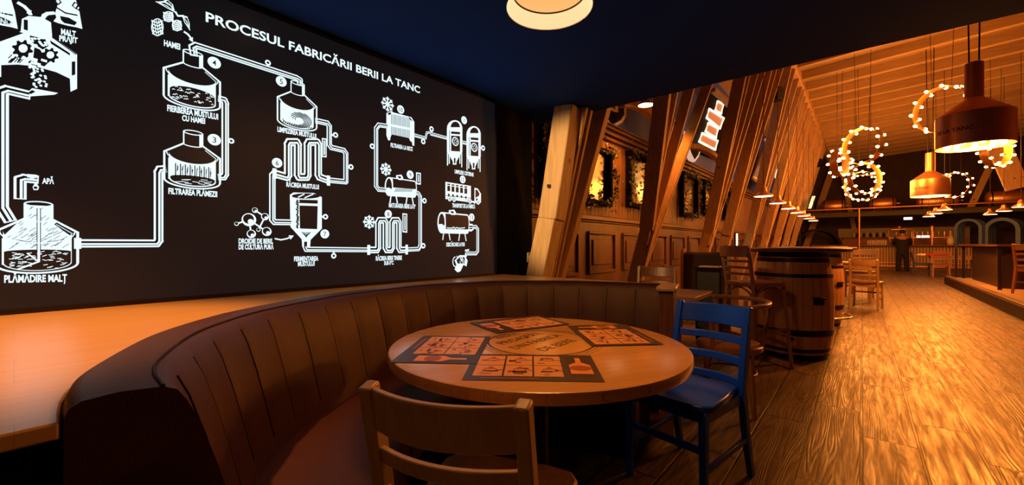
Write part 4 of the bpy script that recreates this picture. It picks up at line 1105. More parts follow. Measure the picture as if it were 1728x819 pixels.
for k, (yb_, offs_) in enumerate(FANS): fan(k+1, yb_, offs_, LAB[k+1])
# pale post at the edge of the alcove
t = thing('timber_post', 'pale leaning square post at the end of the screen wall', 'post', (-2.42, 3.34, 0))
b = MB(); b.sweep([(-2.56, 3.20, 0.0), (-2.345, 3.38, 1.40)], 0.20, 0.17, (0, 1, 0)); b.build('lower_piece', M_blonde, t, world=True, bevel=0.01)
b = MB(); b.sweep([(-2.335, 3.385, 1.40), (-2.20, 3.47, 2.495)], 0.21, 0.18, (0, 1, 0)); up = b.build('upper_piece', M_blonde, t, world=True, bevel=0.012)
b = MB(); b.box((-2.31, 3.30, 1.72), (0.03, 0.012, 0.03), rad(30)); b.build('bolt', M_iron, up, world=True)

# braces between the fans
def brace(p0, p1, sag, label, w_=0.10, d_=0.12):
    p0, p1 = Vector(p0), Vector(p1); pts = []
    for k in range(11):
        u = k/10; p = p0.lerp(p1, u); p.z += sag*4*u*(1-u); pts.append(p)
    t = tag(MB(p0).sweep(pts, w_, d_, (1, 0, 0)).build('timber_brace', M_timber, bevel=0.006), label, 'brace', 'timber braces on the left wall')
brace(atx(1048, 176, -2.75), atx(1117, 214, -2.55), 0.12, 'curved timber brace below the wall emblem behind the first rafters')
brace(atx(1160, 247, -2.75), atx(1216, 274, -2.45), 0.10, 'curved timber brace across the bottom of the lit menu sign')
brace(atx(1203, 152, -2.7), atx(1233, 180, -2.5), 0.02, 'short timber brace above the lit menu sign')

# ------------------------------------------------------------------ things on the left wall
def wall_mirror(pl, pr, zt, zb, label, seed):
    y0, y1 = atx(pl, 300, WX+0.06).y, atx(pr, 300, WX+0.06).y
    t = thing('wall_mirror', label, 'mirror', (WX, (y0+y1)/2, (zt+zb)/2), 0, 'ivy dressed mirrors on the panelled wall')
    X = WX+0.005; f = 0.07
    b = MB()
    for lo, hi in (((y0, zb), (y1, zb+f)), ((y0, zt-f), (y1, zt)), ((y0, zb+f), (y0+f, zt-f)), ((y1-f, zb+f), (y1, zt-f))): b.span((X, lo[0], lo[1]), (X+0.10, hi[0], hi[1]))
    b.build('frame', M_black, t, world=True, bevel=0.006)
    b = MB(); b.span((X, y0+f, zb+f), (X+0.03, y1-f, zt-f)); b.build('glass', M_mirror, t, world=True)
    rr = random.Random(seed); b = MB()
    for k in range(260):
        e = rr.random(); q = rr.choice((0, 1, 2, 3, 1, 3))
        if q == 0: y, z = y0+(y1-y0)*e, zb
        elif q == 1: y, z = y1, zb+(zt-zb)*e
        elif q == 2: y, z = y0+(y1-y0)*e, zt
        else: y, z = y0, zb+(zt-zb)*e
        y += rr.gauss(0, .055); z += rr.gauss(0, .055); x = X+0.11+abs(rr.gauss(0, .04)); s = rr.uniform(.02, .04)
        M = Matrix.Rotation(rr.uniform(0, 6.28), 3, 'X') @ Matrix.Rotation(rr.uniform(-.8, .8), 3, 'Y') @ Matrix.Rotation(rr.uniform(-.8, .8), 3, 'Z')
        pts = [Vector(p)*s for p in ((0, -1, 0), (.12, -.3, .75), (0, .35, .5), (0, 1.2, 0), (0, .35, -.5), (.12, -.3, -.75))]
        b.add([Vector((x, y, z)) + M @ p for p in pts], [tuple(range(6))])
    b.build('ivy_garland', M_ivy, t, world=True)
    return (y0+y1)/2
ML = ['ivy dressed wall mirror partly hidden left of the pale post', 'ivy dressed wall mirror with lamp reflections right of the pale post', 'ivy dressed wall mirror just left of the second timber fan', 'ivy dressed wall mirror just right of the second timber fan', 'ivy dressed wall mirror left of the third timber fan', 'ivy dressed wall mirror right of the third timber fan']
for (pl, pr, pc, ytop, ybot), lab, sd in zip(((914, 940, 925, 205, 335), (982, 1030, 1000, 245, 345), (1060, 1098, 1080, 262, 352), (1150, 1176, 1163, 295, 366), (1187, 1204, 1195, 306, 364), (1222, 1234, 1228, 322, 372)), ML, range(6)):
    wall_mirror(pl, pr, atx(pc, ytop, WX+.06).z, atx(pc, ybot, WX+.06).z, lab, sd)

def wall_sign(pts, label, name='sign', X=-2.95, mat=None, th=0.05, cat='sign'):
    q = [atx(px, py, X) for px, py in pts]; c = sum(q, Vector())/len(q)
    t = thing(name, label, cat, (X, c.y, c.z))
    b = MB(); n = len(q)
    b.add([(X, p.y, p.z) for p in q] + [(X-th, p.y, p.z) for p in q], [tuple(range(n)), tuple(reversed(range(n, 2*n)))] + [(i, (i+1) % n, n+(i+1) % n, n+i) for i in range(n)])
    b.build('board', mat or M_black, t, world=True)
    return t
def outline(t, pts, X, r, name='neon_tube', mat=None):
    q = [atx(px, py, X) for px, py in pts]; b = MB(); b.tube(q, r, 8, closed=True); return b.build(name, mat or M_neon, t, world=True, smooth=60)
def fill(t, pts, X, th, name, mat):
    q = [atx(px, py, X) for px, py in pts]; n = len(q); b = MB()
    b.add([(X, p.y, p.z) for p in q] + [(X-th, p.y, p.z) for p in q], [tuple(range(n)), tuple(reversed(range(n, 2*n)))] + [(i, (i+1) % n, n+(i+1) % n, n+i) for i in range(n)])
    return b.build(name, mat, t, world=True)
def sign_text(t, txt, p0, p1, cap, X, mat, name='lettering', bold=0.02):
    a, c = atx(*p0, X), atx(*p1, X); u = c-a; D = -S_*a.x+C_*a.y; h = cap*D/FOC
    vs, fs = text_mesh(txt, bold); b = MB(); b.add([(X, a.y+u.y*x, a.z+u.z*x+h*y) for x, y in vs], fs)
    return b.build(name, mat, t, world=True)
# big emblem painted board (shield with a letter)
M_cream = plain('cream_paint', (0.75, 0.66, 0.52), 0.5, noise=0.05)
def shield(cx, cy, w, h, X, label, lit=None, th=0.085):
    def S(k): return [(cx+w*k*u, cy+h*k*v+.35*w*k*u) for u, v in ((-.5, -.45), (0, -.5), (.5, -.45), (.5, .12), (.36, .32), (0, .55), (-.36, .32), (-.5, .12))]
    t = wall_sign(S(1.0), label, 'shield_sign', X, M_cream if not lit else lit, th)
    fill(t, S(0.84), X+0.008, 0.012, 'inner_field', M_black)
    sign_text(t, 'G', (cx-w*.2, cy+h*.10-.07*w), (cx+w*.2, cy+h*.10+.07*w), h*.36, X+0.014, M_cream if not lit else lit, bold=0.04)
    return t
shield(1034, 180, 46, 66, WX+0.08, 'large cream outlined shield emblem high on the blue wall behind the first rafters')
shield(1172.5, 246, 19, 50, -2.98, 'small lit shield emblem left of the lit menu sign', emit('shield_glow', (1.0, 0.62, 0.42), 0.7), 0.13)
# lit menu sign : four stacked panels with glowing outline
t = wall_sign([(1197, 153), (1236, 181), (1219, 272), (1160, 246)], 'dark board with four stacked lit panels between the timber fans', 'lit_menu_sign', -2.96, None, 0.14)
M_panel = emit('panel_glow', (1.0, 0.36, 0.14), 0.34, (0.5, 0.25, 0.15))
for k, (pts, txt) in enumerate((([(1211, 171), (1221, 176), (1217, 192), (1207, 186)], 'LA'), ([(1197, 184), (1221.5, 200), (1215, 217), (1192.5, 199)], 'BERE'), ([(1195.5, 207.5), (1212, 217), (1208, 233), (1190.5, 222)], 'LA'), ([(1185, 225), (1211, 238), (1207, 253), (1180, 239)], 'TANC'))):
    f_ = fill(t, pts, -2.93, 0.03, 'sign_panel', M_panel); f_.name = 'sign_panel'
    outline(t, pts, -2.92, 0.028)
# oval sign, picture, strip lights
cx, cy = 1318.5, 296
ov = [(cx+(9.5*math.cos(a))*0.95+3.5*math.sin(-a), cy+19*math.sin(a)) for a in [2*math.pi*k/28 for k in range(28)]]
t = wall_sign(ov, 'oval sign with glowing rim between the timber fans behind the small lamps', 'oval_sign', -2.3)
outline(t, ov, -2.29, 0.03); sign_text(t, 'BERE', (1315, 309), (1324, 281), 6, -2.28, M_neon)
t = wall_sign([(1290, 247), (1308, 262), (1296, 324), (1270, 302)], 'gilt framed picture reflecting lamps between the timber fans', 'picture', -2.6, plain('gilt_picture', (0.25, 0.17, 0.07), 0.25, 0.6, noise=0.5, nscale=6), cat='picture')
fill(t, [(1272, 297), (1289, 307), (1288, 309.5), (1271, 300)], -2.58, 0.03, 'lower_frame', M_cream); fill(t, [(1291, 233), (1308, 250), (1307, 253), (1290, 236)], -2.58, 0.03, 'upper_frame', M_cream)
t = wall_sign([(1373, 331), (1376, 331), (1369, 352), (1366, 352)], 'glowing slanted strip light at the far end of the timber fans', 'strip_light', -1.6, emit('strip_glow', (1.0, 0.62, 0.25), 2.2), 0.05, 'lamp')
t = wall_sign([(1241, 393), (1246, 393), (1245, 427), (1241, 427)], 'bright narrow mirror frame with bulbs left of the nearest barrel', 'bulb_strip', -2.6, M_black, 0.03)
b = MB(); 
for k in range(8): b.sphere(atx(1243.5, 396+k*4, -2.58), 0.03, 8, 6)
b.build('bulb_row', emit('bulb_row_glow', (1.0, 0.72, 0.42), 2.5), t, world=True, smooth=60)
# loudspeakers on the eave beam
for px, py, X, lab in ((1309, 159, -1.55, 'black loudspeaker box high between the timber fans'), (1379, 275, -1.5, 'small black loudspeaker box high at the far timber fans')):
    p = atx(px, py, X); s_ = 0.30 if px < 1320 else 0.34
    t = thing('loudspeaker', lab, 'loudspeaker', p); b = MB(); b.box((0, 0, 0), (s_*.7, s_, s_), rad(-20)); b.build('body', M_black, t, bevel=0.01)
    b = MB(); b.box((s_*.36, -.03, 0), (0.012, s_*.86, s_*.86), rad(-20)); b.build('grille', M_iron, t, bevel=0.003)
    b = MB(); b.tube([(-s_*.3, 0, s_*.2), (-s_*.3, 0, ceil_z(p.x)-p.z+.1)], 0.02, 8); b.build('bracket', M_iron, t)
p = atx(904, 434, SX-0.06); t = thing('wall_socket', 'small white socket on the end of the black screen wall', 'socket', (-2.60, 3.44, p.z)); b = MB(); b.span((-0.062, -0.03, -0.05), (-0.05, 0.03, 0.05)); b.build('plate', M_white, t, bevel=0.003); b = MB(); b.span((-0.052, -0.012, -0.02), (-0.044, 0.012, 0.02)); b.build('switch', M_white, t, bevel=0.002)

# ------------------------------------------------------------------ small copper dome lamps
def dome(loc, label, group, z_top, e=14.0, r=0.16):
    t = thing('dome_pendant', label, 'lamp', loc, 0, group)
    b = MB(); b.shell([(r, 0.0), (r*1.02, 0.008), (r*0.98, 0.02), (r*0.72, 0.055), (r*0.40, 0.085), (r*0.34, 0.12), (r*0.28, 0.17), (r*0.20, 0.185), (0, 0.19)], seg=28); b.shell([(r, 0.0), (r*.96, 0.016), (r*.70, 0.049), (r*.38, 0.079), (0, 0.08)], seg=28)
    b.build('shade', M_copper, t, smooth=50)
    b = MB(); b.lathe([(r*0.93, 0.003), (r*0.93, 0.010)], seg=28); b.build('diffuser', M_lampin, t)
    b = MB(); b.tube([(0, 0, 0.185), (0, 0, z_top-loc[2])], 0.006, 6); b.build('cord', M_cable, t)
    return t
M_lampin.node_tree.nodes['Principled BSDF'].inputs['Emission Strength'].default_value = 14.0
for k in range(7):
    y = 9.0 + 1.72*k
    dome((-1.42, y, 2.06), 'small copper dome pendant along the left timbers, %s from the camera' % ORD[k], 'small copper pendants along the left timbers', ceil_z(-1.42)+.2)
for k in range(3):
    dome((1.70, 16.2+1.75*k, 2.10), 'small copper dome pendant below the second copper tank lamp, %s nearest of three' % ORD[k], 'small copper pendants over the aisle', ceil_z(1.7)+.2)
    dome((3.04, 16.2+1.65*k, 2.10), 'small copper dome pendant above the dark counter at right, %s nearest of three' % ORD[k], 'small copper pendants over the right counter', ceil_z(3.04)+.2)
d = dome(tuple(atx(1090, 178, -2.5)), 'small dish lamp high behind the second timber fan', 'lamps', ceil_z(-2.5)+.2, r=0.115)
lamp('lamp_bulb', 'SPOT', (0, 0, -0.02), 75*HALL_W, WARM, d, shadow_soft_size=0.1, spot_size=rad(125), spot_blend=0.5)

# ------------------------------------------------------------------ copper tank lamps
def tank_lamp(loc, label, zc, R_=0.375, e=60, text=True):
    t = thing('copper_tank_lamp', label, 'lamp', loc, 0, 'copper brewing tank lamps')
    h = R_*1.12
    b = MB(); b.shell([(R_, 0), (R_*1.015, 0.006), (R_, 0.012), (R_, h), (R_*.98, h+.012), (R_*.26, h+R_*.60), (R_*.245, h+R_*.64), (R_*.245, h+R_*1.86), (R_*.19, h+R_*1.9), (0, h+R_*1.9)], seg=56)
    b.shell([(R_*.985, 0.0), (R_*.975, h-.01), (R_*.2, h+R_*.56), (0, h+R_*.56)], seg=40)
    b.build('shell', M_copper, t, smooth=30)
    b = MB(); b.lathe([(R_*.97, 0.06), (R_*.97, 0.07)], seg=40); b.build('bulb_plate', M_brass, t)
    rr = random.Random(4)
    for k in range(9):
        a = 2*math.pi*k/9; q = R_*.70; b = MB(); b.sphere((q*math.cos(a), q*math.sin(a), 0.03), 0.034, 10, 8); b.build('bulb', M_bulb, t, smooth=60)
    if text:
        # dark lettering round the shell towards the room
        vs, fs = text_mesh('DE LA TANC', 0.02); a0, a1 = rad(196), rad(262); b = MB(); r = R_*1.004
        b.add([(r*math.cos(a0+(a1-a0)*x), r*math.sin(a0+(a1-a0)*x), h*.42+0.05*y) for x, y in vs], fs); b.build('lettering', M_ink, t)
    for s in (-1, 1):
        b = MB(); b.tube([(s*R_*.12, 0, h+R_*1.88), (s*R_*.2, 0, zc-loc[2])], 0.008, 6); b.build('chain', M_iron, t)
    lamp('lamp_glow', 'POINT', (0, 0, -0.03), e*HALL_W, WARM, t, shadow_soft_size=0.12)
    return t
tank_lamp((1.10, 7.95, 2.42), 'big copper tank shaped lamp hanging nearest at upper right', ceil_z(1.1)+.2, 0.36, 130)
tank_lamp((1.23, 14.0, 2.31), 'second copper tank shaped lamp over the aisle, smaller in view', ceil_z(1.23)+.2, 0.345, 130)

# ------------------------------------------------------------------ bulb rings
def bulb_ring(loc, r, rot, label, zc, n=11, e=55):
    t = thing('bulb_ring', label, 'lamp', loc, rot, 'hanging hoops set with bulbs')
    w_ = 0.09
    M = Matrix.Rotation(rad(90), 3, 'X')
    b = MB(); b.shell([(r, -w_), (r+.008, -w_), (r+.008, w_), (r, w_), (r, -w_)], (0, 0, 0), 40, M); b.build('hoop', M_brass, t, smooth=40)
    for k in range(n):
        a = 2*math.pi*(k+.5)/n
        for s in (-1, 1):
            a_ = a + (0.14 if s > 0 else 0)
            b = MB(); c = Vector((r*math.cos(a_), s*(w_+.03), r*math.sin(a_))); b.sphere(c, 0.030, 8, 6, (1, 1.5, 1)); bl = b.build('bulb', M_bulb, t, smooth=60)
            b = MB(); b.tube([c+Vector((0, -s*.075, 0)), c+Vector((0, -s*.03, 0))], 0.018, 8); b.build('socket', M_brass, bl)
    for s in (-1, 1):
        b = MB(); b.tube([(s*r*.35, 0, r*.94), (s*r*.45, 0, zc-loc[2])], 0.005, 6); b.build('cord', M_cable, t)
    lamp('ring_glow', 'POINT', (0, 0, 0), e*HALL_W, WARM, t, shadow_soft_size=0.3)
    return t
RL = ['hoop set with bulbs, topmost and nearest of the glowing cluster over the aisle', 'hoop set with bulbs just below the nearest one of the aisle cluster', 'hoop set with bulbs in the lower half of the aisle cluster', 'hoop set with bulbs lowest and farthest in the aisle cluster']
for k, (x_, y, z_, r_) in enumerate(((-0.0, 13.0, 3.52, .42), (.04, 14.6, 2.93, .40), (-.02, 17.0, 3.0, .44), (.03, 19.5, 3.2, .46))):
    bulb_ring((x_, y, z_), r_, rad((-35, 40, -20, 10)[k]), RL[k], ceil_z(0)+.2, e=60)
bulb_ring((-0.46, 13.9, 3.30), 0.34, rad(70), 'hoop set with bulbs seen edge on at the left of the aisle cluster', ceil_z(-.2)+.2, 9, 0.1)
bulb_ring((1.25, 12.3, 3.95), 0.46, rad(-35), 'hoop set with bulbs partly hidden left of the big copper tank lamp', ceil_z(1.2)+.2, e=60)
bulb_ring((2.67, 16.5, 3.62), 0.42, rad(50), 'hoop set with bulbs peeping out below the big copper tank lamp', ceil_z(2.67)+.2, e=60)
bulb_ring((2.42, 20.6, 3.20), 0.42, rad(-38), 'hoop set with bulbs right behind the second copper tank lamp', ceil_z(2.42)+.2, e=60)

# ------------------------------------------------------------------ raised platform and counter at the right
t = thing('raised_platform', 'low raised wooden platform along the right of the aisle', 'platform', (1.87, 9, 0))
b = MB(); b.span((1.90, 1.0, 0.0), (9.1, 17.8, 0.20)); b.build('deck', M_joist, t, world=True)
b = MB(); b.span((1.865, 0.98, 0.0), (1.90, 17.82, 0.205)); b.span((1.865, 17.80, 0), (9.1, 17.84, 0.205)); b.build('riser', M_leatherdark, t, world=True, bevel=0.004)
b = MB(); b.span((1.87, 1.0, 0.2), (1.99, 17.8, 0.245)); b.build('edge_board', M_darkwood, t, world=True, bevel=0.006)
M_maroon = plain('maroon_panel', (0.030, 0.009, 0.008), 0.5, noise=0.2, nscale=4)
t = thing('counter', 'dark maroon counter with thick wooden top on the raised platform', 'counter', (2.6, 16.5, 0.2))
b = MB(); b.span((2.34, 13.9, 0.2), (2.82, 17.2, 1.10)); b.build('front_panel', M_maroon, t, world=True, bevel=0.01)
b = MB(); b.span((2.15, 13.2, 1.12), (2.95, 17.75, 1.175)); b.span((2.15, 13.2, 1.12), (4.6, 13.8, 1.175)); b.build('counter_top', M_darkwood, t, world=True, bevel=0.008)
for y in (13.45, 17.6):
    b = MB(); b.span((2.2, y-.03, 0.2), (2.26, y+.03, 1.12)); b.build('leg', M_iron, t, world=True)
t = tag(MB((2.0, 17.2, 0)).span((2.02, 17.25, 0.245), (2.07, 17.3, 1.12)).build('railing_post', M_iron), 'thin black post at the far end of the platform edge', 'post')
ladder_chair('dining_chair', 'orange toned high wooden chair on the platform at the right edge', M_bentwood, (2.62, 12.75, 0.2), rad(-35), None, extra=1.16)
ladder_chair('dining_chair', 'wooden high chair farther along the platform behind the dark counter', M_bentwood, (3.45, 14.6, 0.2), rad(-90), None, extra=1.12)

# ------------------------------------------------------------------ tables and chairs along the aisle
def table(loc, rz, label, w_=0.7, d_=0.7, h=0.76, mat=None):
    t = thing('square_table', label, 'table', loc, rz)
    b = MB(); b.box((0, 0, h-0.017), (w_, d_, 0.034)); b.build('tabletop', mat or M_chairwood, t, bevel=0.004)
    for sx in (-1, 1):
        for sy in (-1, 1):
            b = MB(); b.box((sx*(w_/2-.05), sy*(d_/2-.05), (h-.034)/2), (0.055, 0.055, h-.034)); b.build('leg', M_chairwood, t, bevel=0.004)
    b = MB(); b.box((0, d_/2-.05, h-.075), (w_-.13, 0.02, 0.08)); b.build('apron', M_chairwood, t); b = MB(); b.box((0, -d_/2+.05, h-.075), (w_-.13, 0.02, 0.08)); b.build('apron', M_chairwood, t)
    return t
table((-0.20, 11.3, 0), rad(0), 'wooden table beyond the barrels on the left of the aisle', 0.72, 0.75, 0.80)
ladder_chair('dining_chair', 'wooden chair at the aisle table, its back towards the camera', M_chairwood, (0.05, 10.05, 0), rad(-8), None, extra=1.06)
ladder_chair('dining_chair', 'tall wooden chair on the far side of the aisle table', M_chairwood, (-0.02, 12.3, 0), rad(170), None, extra=1.26)
table((2.50, 22.0, 0), rad(0), 'orange wooden table near the bar at the right of the aisle', 1.2, 0.8, 0.76, M_bentwood)
ladder_chair('dining_chair', 'wooden chair in front of the table near the bar', M_bentwood, (2.12, 21.2, 0), rad(0), None, extra=1.1)
M_navy = plain('navy_paint', (0.02, 0.03, 0.075), 0.4, noise=0.1)
ladder_chair('dining_chair', 'dark blue chair at the left end of the table near the bar', M_navy, (1.72, 21.95, 0), rad(-90), None, extra=1.05)
ladder_chair('dining_chair', 'wooden chair at the right end of the table near the bar', M_bentwood, (3.22, 22.0, 0), rad(90), None, extra=1.08)
# red jacket lying on that table
t = thing('jacket', 'crumpled red jacket lying on the table near the bar', 'jacket', (2.10, 21.95, 0.761))
b = MB(); rr = random.Random(8); n, m = 14, 9
def jz(i, j):
    u, v = i/n*2-1, j/m*2-1; return max(0.004, 0.27*(1-u*u)**.8*(1-v*v)**.6*(0.8+.4*math.sin(i*1.7+j))*(.55+.45*u))
b.add([(-.30+.6*i/n + .03*math.sin(j*2.1), -.17+.34*j/m+.03*math.sin(i*1.3), jz(i, j)) for i in range(n+1) for j in range(m+1)] , [(i*(m+1)+j, (i+1)*(m+1)+j, (i+1)*(m+1)+j+1, i*(m+1)+j+1) for i in range(n) for j in range(m)])
o = b.build('body', plain('red_cloth', (0.45, 0.015, 0.02), 0.8, noise=0.2, nscale=12), t, smooth=80); sm = o.modifiers.new('thick', 'SOLIDIFY'); sm.thickness = 0.01; sm.offset = 1
b = MB(); b.tube([(-.28, .02, .02), (-.42, .05, .03), (-.52, .0, .025)], 0.045, 10, radii=[.05, .045, .035]); b.build('sleeve', M_cream, t, smooth=70)

# ------------------------------------------------------------------ the bar at the far end
bar = thing('bar_counter', 'long bar counter with slatted wooden front at the far end of the hall', 'bar counter', (1.4, 26.2, 0))
b = MB(); b.span((-1.9, 25.72, 0.0), (4.9, 26.3, 1.10)); b.build('body', M_darkwood, bar, world=True)
b = MB(); b.span((-1.95, 25.50, 1.10), (4.95, 26.4, 1.16)); b.build('bar_top', M_darkwood, bar, world=True, bevel=0.01)
for k in range(67):
    x = -1.88+0.101*k; b = MB(); b.span((x, 25.68, 0.12), (x+0.06, 25.72, 1.08)); b.build('slat', M_timber, bar, world=True)
b = MB(); b.tube([(-1.9, 25.55, 0.20), (4.9, 25.55, 0.20)], 0.022, 8); b.build('foot_rail', M_copper, bar, world=True, smooth=60)
b = MB(); b.tube([(-1.9, 25.66, 0.36), (4.9, 25.66, 0.36)], 0.015, 8); b.build('lower_rail', M_copper, bar, world=True, smooth=60)
bw = thing('back_bar', 'two tone back panel behind the bar, beige above and rust below', 'back bar', (1.4, 28.4, 0))
b = MB(); b.span((-1.0, 28.4, 1.50), (3.8, 28.5, 2.02)); b.build('upper_panel', plain('beige_panel', (0.30, 0.26, 0.17), 0.6, noise=0.15, nscale=2), bw, world=True)
b = MB(); b.span((-1.0, 28.36, 0.9), (3.8, 28.5, 1.50)); b.build('lower_panel', plain('rust_panel', (0.33, 0.13, 0.06), 0.6, noise=0.15, nscale=2), bw, world=True)
b = MB(); b.span((-1.0, 28.15, 0), (3.8, 28.4, 0.9)); b.build('back_shelf', M_darkwood, bw, world=True)
# shelf beam with horizontal copper tanks
t = thing('overhead_shelf', 'dark overhead beam above the bar carrying the copper tanks', 'beam', (1.4, 26.3, 2.6)); b = MB(); b.span((-2.6, 25.9, 2.52), (6.4, 26.9, 2.76)); b.build('beam', plain('olive_beam', (0.07, 0.055, 0.03), 0.6, noise=0.2), t, world=True)
for x in (-2.5, 6.3):
    b = MB(); b.span((x-.06, 26.2, 0), (x+.06, 26.5, 2.52)); b.build('support', M_iron, t, world=True)
def htank3(x0, x1, label):
    t = thing('copper_tank', label, 'tank', ((x0+x1)/2, 26.4, 3.1), 0, 'horizontal copper tanks above the bar'); M = Matrix.Rotation(rad(90), 3, 'Y'); L_ = x1-x0
    b = MB(); b.lathe([(0, -L_/2), (.15, -L_/2+.01), (.26, -L_/2+.05), (.31, -L_/2+.12), (.31, L_/2-.12), (.26, L_/2-.05), (.15, L_/2-.01), (0, L_/2)], seg=36, M=M); b.build('vessel', M_copper, t, smooth=40)
    for s in (-1, 1):
        b = MB(); b.shell([(.312, s*L_/2*.72-.02), (.322, s*L_/2*.72-.02), (.322, s*L_/2*.72+.02), (.312, s*L_/2*.72+.02)], seg=36, M=M); b.build('band', M_iron, t, smooth=40)
        b = MB(); b.span((s*L_*.3-.04, -.2, -.34), (s*L_*.3+.04, .2, -.27)); b.build('cradle', M_iron, t)
    b = MB(); b.tube([(L_/2-.02, 0, 0), (L_/2+.10, 0, 0)], 0.03, 10); b.sphere((L_/2+.11, 0, 0), .05, 10, 8); b.build('valve', M_chrome, t, smooth=60)
for x0, x1, lab in ((-1.62, -.62, 'horizontal copper tank above the bar, leftmost'), (.22, 1.22, 'horizontal copper tank above the bar, second from left'), (1.85, 3.2, 'horizontal copper tank above the bar behind the second tank lamp'), (3.95, 5.3, 'horizontal copper tank above the bar at the right edge')): htank3(x0, x1, lab)
t = thing('copper_pipe', 'long thin copper pipe across the hall in front of the bar', 'pipe', (.4, 25, 2.84))
b = MB(); b.tube([(-2.3, 25.0, 2.84), (6.0, 25.0, 2.84)], 0.035, 10); b.build('pipe', M_copper, t, world=True, smooth=60)
b = MB(); p = aty(1450, 400, 25.0); b.tube([(p.x, 25.0, 0.0), (p.x, 25.0, 2.84)], 0.045, 10); b.build('upright', M_copper, t, world=True, smooth=60)
b = MB(); b.tube([(5.9, 25.0, 0.0), (5.9, 25.0, 2.84)], 0.045, 10); b.build('upright', M_copper, t, world=True, smooth=60)
# exit sign
p = aty(1532, 369, 26.0); t = thing('exit_sign', 'small lit white sign hanging above the bar', 'sign', p); b = MB(); b.box((0, 0, 0), (0.30, 0.06, 0.13)); b.build('box', M_white, t); b = MB(); b.box((0, -.032, 0), (0.28, 0.006, 0.115)); b.build('face', emit('exit_glow', (0.9, 0.95, 1.0), 1.3), t); b = MB(); b.tube([(0, 0, .065), (0, 0, 2.52-p.z)], 0.012, 6); b.build('bracket', M_iron, t)
# tap tower
t = thing('tap_tower', 'copper pipe beer tap frame standing on the bar', 'beer taps', (1.65, 25.9, 1.16))
xa, xb = aty(1500, 400, 25.9).x-1.65, aty(1541, 400, 25.9).x-1.65
b = MB(); b.tube([(xa+.12, 0, 0.0), (xa+.12, 0, .12), (xa+.02, 0, .16), (xa, 0, .25), (xa, 0, .66), (xa+.06, 0, .72), (xb-.05, 0, .72), (xb, 0, .66), (xb, 0, 0)], 0.035, 10); b.build('frame', M_copper, t, smooth=60)
b = MB(); b.sphere((xa+.35, 0, .80), .07, 10, 8); b.build('medallion', M_copper, t, smooth=60)
b = MB(); b.tube([(xa, -.05, .32), (xb+1.05, -.05, .32)], 0.03, 10); b.build('tap_bar', M_copper, t, smooth=60)
for k in range(10):
    x = xa+.25+k*.17; b = MB(); b.tube([(x, -.08, .22), (x, -.10, .36), (x, -.07, .58)], .016, 8, radii=[.012, .018, .026]); b.build('tap_handle', M_copper if k % 2 else M_brass, t, smooth=60)
for px in (1550, 1558, 1565):
    x = aty(px, 398, 25.8).x-1.65; b = MB(); b.box((x, -.12, .37), (0.13, .03, .10)); b.build('lit_badge', emit('tap_badge_glow', (1, .95, .9), 1.4) if 'tap_badge_glow' not in MATS else MATS['tap_badge_glow'], t, bevel=.01)
t = thing('tap_column', 'tall copper tap column with cross bar standing on the bar right of the taps', 'beer taps', (aty(1573, 400, 25.9).x, 25.9, 1.16))
b = MB(); b.tube([(0, 0, 0), (0, 0, .62)], .05, 12); b.lathe([(.09, .60), (.09, .82), (.05, .84)], seg=16); b.tube([(-.2, 0, .30), (.28, 0, .30)], .025, 8); b.sphere((.30, 0, .30), .045, 8, 6); b.build('column', M_copper, t, smooth=50)
# bottle, glasses
p = aty(1604, 410, 25.8); t = thing('bottle', 'pale tall bottle standing alone on the bar top', 'bottle', (p.x, 25.8, 1.16))
b = MB(); b.lathe([(0, 0), (.105, 0), (.11, .02), (.11, .30), (.09, .36), (.04, .42), (.036, .52), (.045, .53), (.045, .56), (0, .56)], seg=20); b.build('glass', plain('bottle_cream', (.6, .42, .22), .25, noise=.1), t, smooth=40); b = MB(); b.shell([(.112, .08), (.112, .26)], seg=20); b.build('label_band', M_cream, t, smooth=40); b = MB(); b.lathe([(.03, .56), (.03, .60), (0, .605)], seg=12); b.build('cap', M_copper, t)
M_glass = plain('frosted_glass', (.62, .50, .36), .2, noise=.15)
for k in range(9):
    px = 1465+k*3.7; p = aty(px, 405, 25.8); o = MB((p.x, 25.8, 1.16)).lathe([(0, 1.16), (.036, 1.16), (.046, 1.32), (.045, 1.38), (.04, 1.38), (.036, 1.18), (0, 1.175)], (p.x, 25.8+.08*(k % 2), 0), 14).build('beer_glass', M_glass, smooth=40); tag(o, 'beer glass on the bar top left of the taps, %s from the left' % ORD[k], 'glass', 'beer glasses on the bar')
for k in range(11):
    px = 1441+k*5.6; p = aty(px, 395, 28.2); o = MB((p.x, 28.2, 1.5)).lathe([(0, 1.56), (.045, 1.56), (.05, 1.60), (.05, 1.71), (.02, 1.75), (.018, 1.82), (0, 1.82)], (p.x, 28.28, 0), 10).build('bottle', M_iron if k % 2 else M_glass, smooth=40); tag(o, 'bottle on the back bar shelf behind the person, %s from the left' % ORD[k], 'bottle', 'bottles on the back bar')
t = thing('bottle_shelf', 'thin wooden shelf for bottles on the back bar panel', 'shelf', (.7, 28.3, 1.53)); b = MB(); b.span((-.9, 28.16, 1.53), (2.3, 28.4, 1.56)); b.build('board', M_darkwood, t, world=True)
for x in (-.8, 2.2):
    b = MB(); b.span((x, 28.2, 1.43), (x+.03, 28.4, 1.53)); b.build('bracket', M_iron, t, world=True)

